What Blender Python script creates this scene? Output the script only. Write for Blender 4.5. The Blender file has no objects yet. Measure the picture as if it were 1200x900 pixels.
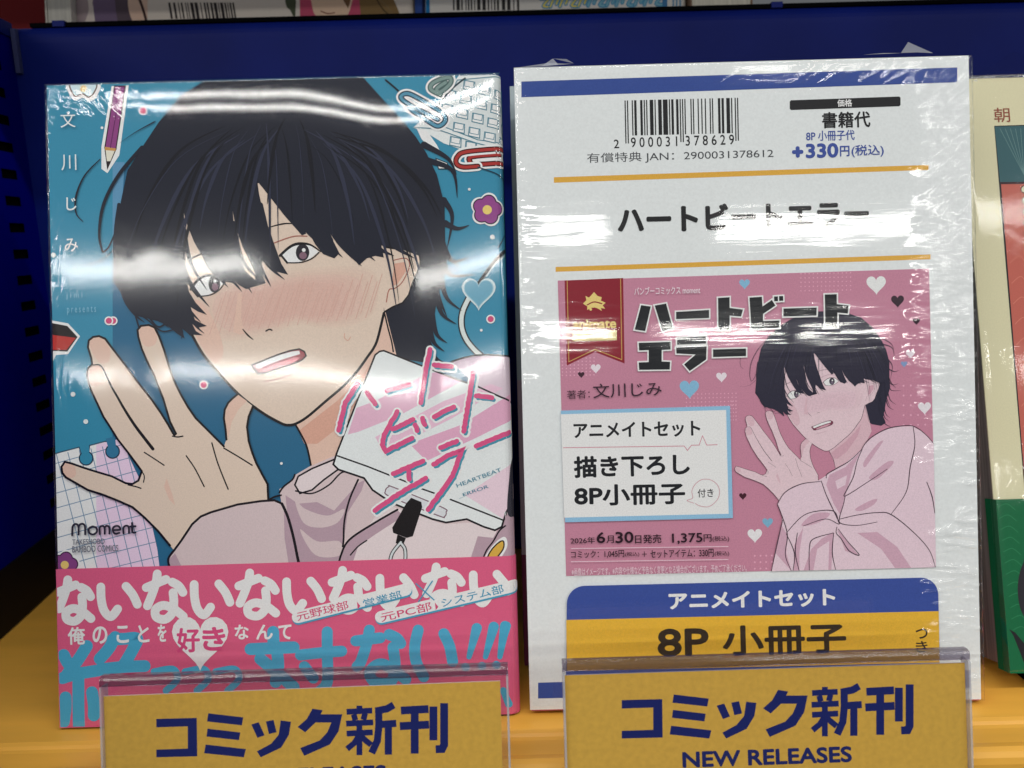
import bpy, bmesh, math, random
from mathutils import Vector, Matrix
from mathutils.geometry import tessellate_polygon
random.seed(7)
SC = bpy.context.scene
COL = SC.collection

# ------------------------------------------------------------------ camera
CAM_Z = 0.134                                   # camera above the shelf board (metres)
F = 900.0                                       # focal length in photograph pixels (1200 wide)
PITCH, ROLL = math.radians(11.0), math.radians(1.5)
FW = Vector((0, math.cos(PITCH), -math.sin(PITCH)))
UP0 = Vector((0, math.sin(PITCH), math.cos(PITCH)))
RT0 = Vector((1, 0, 0))
RT = math.cos(ROLL)*RT0 - math.sin(ROLL)*UP0
UP = math.sin(ROLL)*RT0 + math.cos(ROLL)*UP0
CAM = Vector((0, 0, CAM_Z))
cd = bpy.data.cameras.new('camera')
cam = bpy.data.objects.new('camera', cd); COL.objects.link(cam)
cam.matrix_world = Matrix(((RT.x, UP.x, -FW.x, CAM.x), (RT.y, UP.y, -FW.y, CAM.y), (RT.z, UP.z, -FW.z, CAM.z), (0, 0, 0, 1)))
cd.sensor_width = 36.0; cd.lens = 36.0*F/1200.0
cd.clip_start = 0.01; cd.clip_end = 50
cd.dof.use_dof = True; cd.dof.focus_distance = 0.218; cd.dof.aperture_fstop = 17
SC.camera = cam

# ------------------------------------------------------------------ world and lamps
w = bpy.data.worlds.new('World'); SC.world = w; w.use_nodes = True
bg = w.node_tree.nodes['Background']; bg.inputs[1].default_value = 1.0
_tc = w.node_tree.nodes.new('ShaderNodeTexCoord'); _sx = w.node_tree.nodes.new('ShaderNodeSeparateXYZ'); _cr = w.node_tree.nodes.new('ShaderNodeValToRGB')
w.node_tree.links.new(_tc.outputs['Generated'], _sx.inputs[0])
_mr = w.node_tree.nodes.new('ShaderNodeMapRange'); _mr.inputs[1].default_value = -1; _mr.inputs[2].default_value = 1
w.node_tree.links.new(_sx.outputs['Z'], _mr.inputs[0]); w.node_tree.links.new(_mr.outputs[0], _cr.inputs[0])
_e = _cr.color_ramp.elements.new(0.74); _e.color = (0.12, 0.125, 0.13, 1)
_cr.color_ramp.elements[0].position = 0.48; _cr.color_ramp.elements[0].color = (0.085, 0.088, 0.09, 1)     # the aisle: floor and shelves opposite
_cr.color_ramp.elements[2].position = 1.0; _cr.color_ramp.elements[2].color = (0.80, 0.83, 0.85, 1)     # the pale ceiling
w.node_tree.links.new(_cr.outputs[0], bg.inputs[0])
SC.view_settings.view_transform = 'Standard'; SC.view_settings.look = 'None'
SC.view_settings.gamma = 1; SC.view_settings.exposure = 0.07
CEIL = 1.62                                     # height of the ceiling tubes above the shelf board
def tube(y, wid, lum, x0=-4.5, x1=4.5):
    """one row of fluorescent ceiling tubes running along the aisle"""
    ld = bpy.data.lights.new('ceiling_tube', 'AREA'); ld.shape = 'RECTANGLE'
    ld.size = x1-x0; ld.size_y = wid; ld.energy = lum*math.pi*(x1-x0)*wid
    ld.color = (1.0, 0.985, 0.94)
    o = bpy.data.objects.new('ceiling_tube', ld); COL.objects.link(o)
    o.location = ((x0+x1)/2, y, CEIL)           # an area lamp shines down its local -Z
    return o
tube(-0.62, 0.05, 38)  # unseen overhead row, added to brighten the shelf board
for a, b in ((-4.4, -2.15), (-2.05, -0.03), (0.75, 2.4), (2.6, 4.4)):          # nearest row: twin tubes
    tube(-2.005, 0.020, 34, a, b); tube(-2.085, 0.020, 34, a, b)
for a, b in ((-4.4, -3.1), (-2.75, -1.35), (-0.42, 0.50), (1.15, 2.35), (3.0, 4.3)): tube(-3.66, 0.21, 27, a, b)
for a, b in ((-6.0, -3.3), (-3.0, -0.4), (0.1, 0.85), (1.3, 2.3), (2.5, 3.3), (3.7, 4.2)): tube(-6.2, 0.24, 42, a, b)

SC.cycles.use_denoising = True
SC.cycles.transparent_max_bounces = 24
SC.cycles.max_bounces = 8
SC.cycles.caustics_reflective = False; SC.cycles.caustics_refractive = False

# ------------------------------------------------------------------ materials
def lin(c):
    c /= 255.0
    return c/12.92 if c <= 0.04045 else ((c+0.055)/1.055)**2.4
K = 0.82                                        # what a white sheet shows under this light
def C(r, g, b):
    return tuple(min(0.88, lin(x)/K) for x in (r, g, b))
_m = {}
def ink(rgb, grain=0.05, scale=2600.0, rough=0.6, spec=0.06):
    """printed colour: flat pigment with a faint paper mottling"""
    key = (tuple(rgb), grain, scale, rough, spec)
    if key in _m: return _m[key]
    m = bpy.data.materials.new('ink'); m.use_nodes = True
    nt = m.node_tree; b = nt.nodes['Principled BSDF']
    b.inputs['Roughness'].default_value = rough; b.inputs['Specular IOR Level'].default_value = spec
    tc = nt.nodes.new('ShaderNodeTexCoord'); no = nt.nodes.new('ShaderNodeTexNoise')
    no.inputs['Scale'].default_value = scale; no.inputs['Detail'].default_value = 2
    nt.links.new(tc.outputs['Object'], no.inputs['Vector'])
    mr = nt.nodes.new('ShaderNodeMapRange')
    mr.inputs[1].default_value = 0.3; mr.inputs[2].default_value = 0.7
    mr.inputs[3].default_value = 1-grain; mr.inputs[4].default_value = 1+grain
    nt.links.new(no.outputs['Fac'], mr.inputs[0])
    mx = nt.nodes.new('ShaderNodeVectorMath'); mx.operation = 'SCALE'
    mx.inputs[0].default_value = C(*rgb)
    nt.links.new(mr.outputs[0], mx.inputs['Scale']); nt.links.new(mx.outputs[0], b.inputs['Base Color'])
    _m[key] = m
    return m
def plain(name, rgb, rough=0.5, spec=0.4, metallic=0.0, noise=None, bump=None, stretch=(1, 1, 1), coat=0.0):
    m = bpy.data.materials.new(name); m.use_nodes = True
    nt = m.node_tree; b = nt.nodes['Principled BSDF']
    b.inputs['Roughness'].default_value = rough; b.inputs['Specular IOR Level'].default_value = spec
    b.inputs['Metallic'].default_value = metallic; b.inputs['Base Color'].default_value = (*rgb, 1)
    b.inputs['Coat Weight'].default_value = coat
    tc = nt.nodes.new('ShaderNodeTexCoord'); mp = nt.nodes.new('ShaderNodeMapping')
    mp.inputs['Scale'].default_value = stretch; nt.links.new(tc.outputs['Object'], mp.inputs['Vector'])
    if noise:
        no = nt.nodes.new('ShaderNodeTexNoise'); no.inputs['Scale'].default_value = noise[0]; no.inputs['Detail'].default_value = 5
        nt.links.new(mp.outputs[0], no.inputs['Vector'])
        mr = nt.nodes.new('ShaderNodeMapRange'); mr.inputs[1].default_value = 0.3; mr.inputs[2].default_value = 0.7
        mr.inputs[3].default_value = 1-noise[1]; mr.inputs[4].default_value = 1+noise[1]
        nt.links.new(no.outputs['Fac'], mr.inputs[0])
        mx = nt.nodes.new('ShaderNodeVectorMath'); mx.operation = 'SCALE'; mx.inputs[0].default_value = rgb
        nt.links.new(mr.outputs[0], mx.inputs['Scale']); nt.links.new(mx.outputs[0], b.inputs['Base Color'])
    if bump:
        n2 = nt.nodes.new('ShaderNodeTexNoise'); n2.inputs['Scale'].default_value = bump[0]; n2.inputs['Detail'].default_value = 3
        nt.links.new(mp.outputs[0], n2.inputs['Vector'])
        bp = nt.nodes.new('ShaderNodeBump'); bp.inputs['Strength'].default_value = 1; bp.inputs['Distance'].default_value = bump[1]
        nt.links.new(n2.outputs['Fac'], bp.inputs['Height']); nt.links.new(bp.outputs[0], b.inputs['Normal'])
    return m

class NT:
    """small helper that wires shader maths"""
    def __init__(s, m): s.nt = m.node_tree; s.l = s.nt.links
    def n(s, t, **k):
        x = s.nt.nodes.new(t)
        for a, v in k.items(): setattr(x, a, v)
        return x
    def put(s, sock, v):
        if hasattr(v, 'is_linked'): s.l.new(v, sock)
        else: sock.default_value = v
    def math(s, op, a, b=0.0, clamp=False):
        x = s.n('ShaderNodeMath', operation=op, use_clamp=clamp); s.put(x.inputs[0], a); s.put(x.inputs[1], b); return x.outputs[0]
    def ramp(s, v, a, b, c=0.0, d=1.0):
        x = s.n('ShaderNodeMapRange', interpolation_type='SMOOTHSTEP')
        s.put(x.inputs[0], v)
        for i, q in enumerate((a, b, c, d)): x.inputs[1+i].default_value = q
        return x.outputs[0]
    def noise(s, vec, scale, stretch=(1, 1, 1), detail=2.0, dist=0.0, rot=0.0, rough=0.5):
        if rot:
            m0 = s.n('ShaderNodeMapping'); m0.inputs['Rotation'].default_value = (0, rot, 0); s.l.new(vec, m0.inputs['Vector']); vec = m0.outputs[0]
        mp = s.n('ShaderNodeMapping'); mp.inputs['Scale'].default_value = stretch
        s.l.new(vec, mp.inputs['Vector'])
        x = s.n('ShaderNodeTexNoise'); x.inputs['Scale'].default_value = scale; x.inputs['Detail'].default_value = detail
        x.inputs['Distortion'].default_value = dist; x.inputs['Roughness'].default_value = rough
        s.l.new(mp.outputs[0], x.inputs['Vector']); return x.outputs['Fac']

def film(name, heights, rough, f0=0.068, soft=0.07):
    """clear shrink film: see-through with a Fresnel gloss; heights(N, vec, x, z) gives the wrinkle height in metres"""
    m = bpy.data.materials.new(name); m.use_nodes = True
    N = NT(m); nt = m.node_tree
    nt.nodes.remove(nt.nodes['Principled BSDF']); out = nt.nodes['Material Output']
    tc = N.n('ShaderNodeTexCoord'); vec = tc.outputs['Object']
    sp = N.n('ShaderNodeSeparateXYZ'); N.l.new(vec, sp.inputs[0])
    h = heights(N, vec, sp.outputs['X'], sp.outputs['Z'])
    bp = N.n('ShaderNodeBump'); bp.inputs['Strength'].default_value = 1; bp.inputs['Distance'].default_value = 1.0
    N.l.new(h, bp.inputs['Height'])
    tr = N.n('ShaderNodeBsdfTransparent'); gl = N.n('ShaderNodeBsdfGlossy'); g2 = N.n('ShaderNodeBsdfGlossy')
    g2.inputs['Roughness'].default_value = 0.21; N.l.new(bp.outputs[0], g2.inputs['Normal'])
    gm = N.n('ShaderNodeMixShader'); gm.inputs[0].default_value = soft; N.l.new(gl.outputs[0], gm.inputs[1]); N.l.new(g2.outputs[0], gm.inputs[2])
    N.put(gl.inputs['Roughness'], rough(N, vec, sp.outputs['X'], sp.outputs['Z']) if callable(rough) else rough)
    N.l.new(bp.outputs[0], gl.inputs['Normal'])
    lw = N.n('ShaderNodeLayerWeight'); N.l.new(bp.outputs[0], lw.inputs['Normal'])
    fac = N.math('MINIMUM', N.math('ADD', N.math('MULTIPLY', N.math('POWER', lw.outputs['Facing'], 5.0), 1-f0), f0), 0.5)
    mx = N.n('ShaderNodeMixShader'); N.l.new(fac, mx.inputs[0]); N.l.new(tr.outputs[0], mx.inputs[1]); N.l.new(gm.outputs[0], mx.inputs[2])
    N.l.new(mx.outputs[0], out.inputs['Surface'])
    return m
def clear(name, tint=(1, 1, 1), rough=0.03, gain=1.4):
    m = bpy.data.materials.new(name); m.use_nodes = True
    N = NT(m); nt = m.node_tree
    nt.nodes.remove(nt.nodes['Principled BSDF']); out = nt.nodes['Material Output']
    tr = N.n('ShaderNodeBsdfTransparent'); tr.inputs[0].default_value = (*tint, 1)
    gl = N.n('ShaderNodeBsdfGlossy'); gl.inputs['Roughness'].default_value = rough
    lw = N.n('ShaderNodeLayerWeight')
    fac = N.math('MINIMUM', N.math('ADD', N.math('MULTIPLY', N.math('POWER', lw.outputs['Facing'], 5.0), 0.9), 0.04*gain), 0.5)
    mx = N.n('ShaderNodeMixShader'); N.l.new(fac, mx.inputs[0]); N.l.new(tr.outputs[0], mx.inputs[1]); N.l.new(gl.outputs[0], mx.inputs[2])
    N.l.new(mx.outputs[0], out.inputs['Surface'])
    return m

# ------------------------------------------------------------------ objects
def thing(name, label, cat, origin, X=(1, 0, 0), Z=(0, 0, 1), group=None):
    """an Empty at the thing's base; local x runs along its face, local z up its face, local y into it"""
    o = bpy.data.objects.new(name, None); COL.objects.link(o); o.empty_display_size = 0.02
    X = Vector(X).normalized(); Z = Vector(Z); Z = (Z - Z.dot(X)*X).normalized(); Y = Z.cross(X)
    o.matrix_world = Matrix(((X.x, Y.x, Z.x, origin[0]), (X.y, Y.y, Z.y, origin[1]), (X.z, Y.z, Z.z, origin[2]), (0, 0, 0, 1)))
    o['label'] = label; o['category'] = cat
    if group: o['group'] = group
    return o
def mesh_obj(name, verts, faces, mats, parent=None, fmat=None, smooth=False, label=None):
    me = bpy.data.meshes.new(name); me.from_pydata(verts, [], faces)
    for m in (mats if isinstance(mats, (list, tuple)) else [mats]): me.materials.append(m)
    if fmat: me.polygons.foreach_set('material_index', fmat)
    if smooth: me.polygons.foreach_set('use_smooth', [True]*len(faces))
    me.update()
    o = bpy.data.objects.new(name, me); COL.objects.link(o)
    if parent: o.parent = parent
    if label: o['label'] = label
    return o
def bm_obj(name, bm, mats, parent=None, smooth=False):
    bmesh.ops.recalc_face_normals(bm, faces=bm.faces)
    me = bpy.data.meshes.new(name); bm.to_mesh(me); bm.free()
    for m in (mats if isinstance(mats, (list, tuple)) else [mats]): me.materials.append(m)
    if smooth: me.polygons.foreach_set('use_smooth', [True]*len(me.polygons))
    o = bpy.data.objects.new(name, me); COL.objects.link(o)
    if parent: o.parent = parent
    return o
def box(bm, x0, x1, y0, y1, z0, z1, bev=0.0, mi=0):
    r = bmesh.ops.create_cube(bm, size=1.0)
    vs = r['verts']
    for v in vs: v.co = Vector((x0+(v.co.x+.5)*(x1-x0), y0+(v.co.y+.5)*(y1-y0), z0+(v.co.z+.5)*(z1-z0)))
    es = list({e for v in vs for e in v.link_edges}); fs = list({f for v in vs for f in v.link_faces})
    for f in fs: f.material_index = mi
    if bev: bmesh.ops.bevel(bm, geom=es, offset=bev, segments=2, profile=0.6, affect='EDGES')
def box_obj(name, ext, mats, parent=None, bev=0.0):
    bm = bmesh.new(); box(bm, *ext, bev=bev); return bm_obj(name, bm, mats, parent)

def ray(px, py):
    return (FW + (px-600)/F*RT - (py-450)/F*UP)
def hit_plane(px, py, p, n):
    d = ray(px, py); t = (Vector(p)-CAM).dot(n)/d.dot(n); return CAM + d*t

# ------------------------------------------------------------------ drawing on a flat sheet
_fontcache = {}
def glyphs(body, bold):
    key = (body, bold)
    if key not in _fontcache:
        c = bpy.data.curves.new('lettering', 'FONT'); c.body = body; c.offset = bold; c.resolution_u = 4; c.fill_mode = 'FRONT'
        o = bpy.data.objects.new('lettering', c); COL.objects.link(o)
        bpy.context.view_layer.update()
        me = bpy.data.meshes.new_from_object(o.evaluated_get(bpy.context.evaluated_depsgraph_get()))
        v = [(a.co.x, a.co.y) for a in me.vertices]; f = [tuple(p.vertices) for p in me.polygons]
        bpy.data.objects.remove(o); bpy.data.curves.remove(c); bpy.data.meshes.remove(me)
        _fontcache[key] = (v, f)
    return _fontcache[key]
def catmull(p, closed=False, n=6):
    out = []; m = len(p)
    if m < 3 and not closed: return list(p)
    for i in range(m if closed else m-1):
        if closed: a, b, c, d = p[i-1], p[i], p[(i+1) % m], p[(i+2) % m]
        else: a, b, c, d = p[max(i-1, 0)], p[i], p[i+1], p[min(i+2, m-1)]
        for k in range(n):
            t = k/n
            out.append(tuple(0.5*((2*b[j]) + (-a[j]+c[j])*t + (2*a[j]-5*b[j]+4*c[j]-d[j])*t*t + (-a[j]+3*b[j]-3*c[j]+d[j])*t**3) for j in (0, 1)))
    if not closed: out.append(tuple(p[-1]))
    return out
def clip_half(poly, ax, lim, keep_less):
    out = []; n = len(poly)
    for i in range(n):
        a, b = poly[i], poly[(i+1) % n]
        ia = (a[ax] <= lim) == keep_less or a[ax] == lim; ib = (b[ax] <= lim) == keep_less or b[ax] == lim
        if ia: out.append(a)
        if ia != ib:
            t = (lim-a[ax])/(b[ax]-a[ax]); q = [a[0]+(b[0]-a[0])*t, a[1]+(b[1]-a[1])*t]; q[ax] = lim; out.append(tuple(q))
    return out
class Art:
    """printing on the face of a thing: shapes are laid one over the next, each a hair above the last"""
    STEP = 0.9e-6
    def __init__(s, root, rect, bend=None, h0=2e-5, tf=None):
        s.root = root; M = root.matrix_world
        s.O = M.translation.copy(); s.X = M.col[0].to_3d(); s.Y = M.col[1].to_3d(); s.Z = M.col[2].to_3d()
        s.rect = rect; s.bend = bend; s.h = h0; s.g = {}; s.cur = None; s.tf = tf; s.inkargs = {}
        s.window = None
    def at(s, px, py):
        if s.tf: px, py = s.tf(px, py)
        p = hit_plane(px, py, s.O, s.Y) - s.O
        return (p.dot(s.X), p.dot(s.Z))
    def group(s, name): s.cur = name; s.g.setdefault(name, ([], [], [], []))
    def _emit(s, poly, h, mi):
        V, Fc, FM, MS = s.g[s.cur]
        r = s.window or s.rect
        inside = all(r[0] <= p[0] <= r[1] and r[2] <= p[1] <= r[3] for p in poly)
        if not inside:
            for ax, lim, less in ((0, r[0], False), (0, r[1], True), (1, r[2], False), (1, r[3], True)):
                poly = clip_half(poly, ax, lim, less)
                if len(poly) < 3: return
        pieces = [poly]
        if s.bend and max(p[0] for p in poly) > s.bend[0]:
            u0, rad = s.bend; pieces = [clip_half(poly, 0, u0, True)]
            st = rad*math.pi/2/5; a = u0; k = 0
            while a < r[1] and k < 12:
                b = a+st if k < 5 else r[1]+1e-6
                q = clip_half(clip_half(poly, 0, a, False) or [], 0, b, True) if len(clip_half(poly, 0, a, False)) > 2 else []
                pieces.append(q); a = b; k += 1
        for q in pieces:
            if len(q) < 3: continue
            i0 = len(V)
            for u, v in q:
                hh = h if not callable(h) else h(u, v)
                x, y = u, -hh
                if s.bend and u > s.bend[0]:
                    u0, rad = s.bend; an = (u-u0)/rad
                    if an <= math.pi/2: x = u0+(rad+hh)*math.sin(an); y = rad-(rad+hh)*math.cos(an)
                    else: x = u0+rad+hh; y = rad + (u-u0-rad*math.pi/2)
                V.append((x, y, v))
            Fc.append(tuple(range(i0, i0+len(q)))); FM.append(mi)
    def _mat(s, rgb):
        MS = s.g[s.cur][3]; m = ink(rgb, **s.inkargs) if isinstance(rgb, tuple) else rgb
        if m not in MS: MS.append(m)
        return MS.index(m)
    def uvpoly(s, uv, rgb):
        mi = s._mat(rgb); s.h += s.STEP
        for t in tessellate_polygon([[Vector((p[0], p[1], 0)) for p in uv]]):
            tri = [tuple(uv[i]) for i in t]
            ar = (tri[1][0]-tri[0][0])*(tri[2][1]-tri[0][1])-(tri[2][0]-tri[0][0])*(tri[1][1]-tri[0][1])
            if abs(ar) < 1e-14: continue
            if ar < 0: tri.reverse()
            s._emit(tri, s.h, mi)
    def poly(s, pts, rgb, smooth=False, line=None, lw=2.0):
        uv = [s.at(*p) for p in pts]
        if smooth: uv = catmull(uv, True)
        s.uvpoly(uv, rgb)
        if line: s.uvstroke(uv, lw*s.pxm(), line, closed=True, smooth=False)
    def pxm(s):
        a, b = s.at(600, 400), s.at(610, 400); return math.hypot(a[0]-b[0], a[1]-b[1])/10
    def uvstroke(s, p, wid, rgb, closed=False, smooth=True, taper=(1, 1), cap=True, n=6):
        """wid: metres"""
        if smooth: p = catmull(p, closed, n)
        q = [p[0]]
        for a in p[1:]:
            if math.hypot(a[0]-q[-1][0], a[1]-q[-1][1]) > 1e-6: q.append(a)
        if closed and math.hypot(q[0][0]-q[-1][0], q[0][1]-q[-1][1]) < 1e-6: q.pop()
        p = q; m = len(p)
        if m < 2: return
        mi = s._mat(rgb); s.h += s.STEP
        L = []; R = []
        for i in range(m):
            a = p[i-1] if (i > 0 or closed) else p[i]; b = p[(i+1) % m] if (i < m-1 or closed) else p[i]
            d1 = Vector((p[i][0]-a[0], p[i][1]-a[1])); d2 = Vector((b[0]-p[i][0], b[1]-p[i][1]))
            if d1.length == 0: d1 = d2
            if d2.length == 0: d2 = d1
            d1 = d1.normalized(); d2 = d2.normalized(); t = d1+d2
            t = t.normalized() if t.length > 1e-6 else d1
            nx = Vector((-t.y, t.x)); mit = 1/max(0.45, abs(nx.dot(Vector((-d1.y, d1.x)))))
            f = i/(m-1) if m > 1 else 0
            tw = taper[0]+(taper[1]-taper[0])*f if len(taper) == 2 else (taper[0]+(taper[1]-taper[0])*f*2 if f < .5 else taper[1]+(taper[2]-taper[1])*(f-.5)*2)
            hw = wid/2*max(tw, 0.02)*mit
            L.append((p[i][0]+nx.x*hw, p[i][1]+nx.y*hw)); R.append((p[i][0]-nx.x*hw, p[i][1]-nx.y*hw))
        for i in range(m if closed else m-1):
            j = (i+1) % m
            s._emit([R[i], R[j], L[j], L[i]], s.h, mi); s.h += 3e-8
        if cap and not closed:
            for e, o, tw in ((p[0], p[1], taper[0]), (p[-1], p[-2], taper[-1])):
                if tw < 0.15: continue
                an = math.atan2(e[1]-o[1], e[0]-o[0]); rr = wid/2*tw
                s._emit([(e[0]+rr*math.cos(an+a), e[1]+rr*math.sin(an+a)) for a in [math.pi*(k/8-.5) for k in range(9)]], s.h, mi)
    def stroke(s, pts, wpx, rgb, **k):
        s.uvstroke([s.at(*p) for p in pts], wpx*s.pxm(), rgb, **k)
    def bar(s, pts, wpx, rgb): s.stroke(pts, wpx, rgb, smooth=False, cap=False)
    def disc(s, px, py, r, rgb, ry=None, n=20, line=None, lw=1.5):
        ry = ry or r
        s.poly([(px+r*math.cos(2*math.pi*k/n), py+ry*math.sin(2*math.pi*k/n)) for k in range(n)], rgb, line=line, lw=lw)
    def heart(s, px, py, size, rgb, rot=0.0, line=None, lw=1.5):
        pts = []
        for k in range(32):
            t = 2*math.pi*k/32
            x = 16*math.sin(t)**3/32; y = -(13*math.cos(t)-5*math.cos(2*t)-2*math.cos(3*t)-math.cos(4*t))/30
            c, q = math.cos(rot), math.sin(rot)
            pts.append((px+size*(x*c-y*q), py+size*(x*q+y*c)))
        s.poly(pts, rgb, line=line, lw=lw)
    def flower(s, px, py, r, rgb, mid, line):
        pts = []
        for k in range(50):
            t = 2*math.pi*k/50
            q = r*(0.82+0.2*abs(math.cos(2.5*t+.3)))
            pts.append((px+q*math.cos(t), py+q*math.sin(t)))
        s.poly([(px+(x-px)*1.17, py+(y-py)*1.17) for x, y in pts], (222, 228, 226))
        s.poly(pts, rgb, line=line, lw=1.3); s.disc(px, py, r*.32, mid)
    def _text(s, body, bold, fn, rgb):
        v, f = glyphs(body, 0.0)
        if not v: return
        mi = s._mat(rgb)
        x0 = min(a[0] for a in v); x1 = max(a[0] for a in v); y0 = min(a[1] for a in v); y1 = max(a[1] for a in v)
        V, Fc, FM, MS = s.g[s.cur]; i0 = len(V)
        base = [fn((a[0]-x0)/max(x1-x0, 1e-9), (a[1]-y0)/max(y1-y0, 1e-9)) for a in v]
        # heavier weights: the outline is thickened by overlaid, slightly shifted copies
        o = fn(0, 0); hgt = Vector(fn(0, 1))-Vector(o); em = hgt.length/max(y1-y0, 1e-9); r = bold*em
        bx = Vector(fn(1, 0))-Vector(o); cx, cy = [(o[k]+fn(1, 1)[k])/2 for k in (0, 1)]
        fx = 1-2*r/max(bx.length, 1e-9); fy = 1-2*r/max(hgt.length, 1e-9)
        offs = [(0, 0)]+([(r*math.cos(a), r*math.sin(a)) for a in [math.pi/4*k for k in range(8)]] if r > 0 else [])
        for dx, dy in offs:
            s.h += s.STEP; i0 = len(V)
            for u, q in base: V.append((cx+(u-cx)*fx+dx, -s.h, cy+(q-cy)*fy+dy))
            for p in f: Fc.append(tuple(i0+k for k in p)); FM.append(mi)
    def text(s, body, x0, y0, x1, y1, rgb, bold=0.0):
        """lettering that fills the box with its upper left corner at photo point (x0,y0), lower right (x1,y1)"""
        a = s.at(x0, y0); b = s.at(x1, y1)
        s._text(body, bold, lambda p, q: (a[0]+(b[0]-a[0])*p, b[1]+(a[1]-b[1])*q), rgb)
    def text3(s, body, bl, br, h, rgb, bold=0.0):
        """lettering on a baseline from photo point bl to br, h photo pixels tall"""
        a = Vector(s.at(*bl)); b = Vector(s.at(*br)); d = b-a; n = Vector((-d.y, d.x)).normalized()*h*s.pxm()
        def fn(p, q):
            r = a+d*p+n*q; return (r.x, r.y)
        s._text(body, bold, fn, rgb)
    def build(s, parent=None):
        out = {}
        for name, (V, Fc, FM, MS) in s.g.items():
            if Fc: out[name] = mesh_obj(name.split('#')[0], V, Fc, MS, parent or s.root, FM)
        return out
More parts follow.
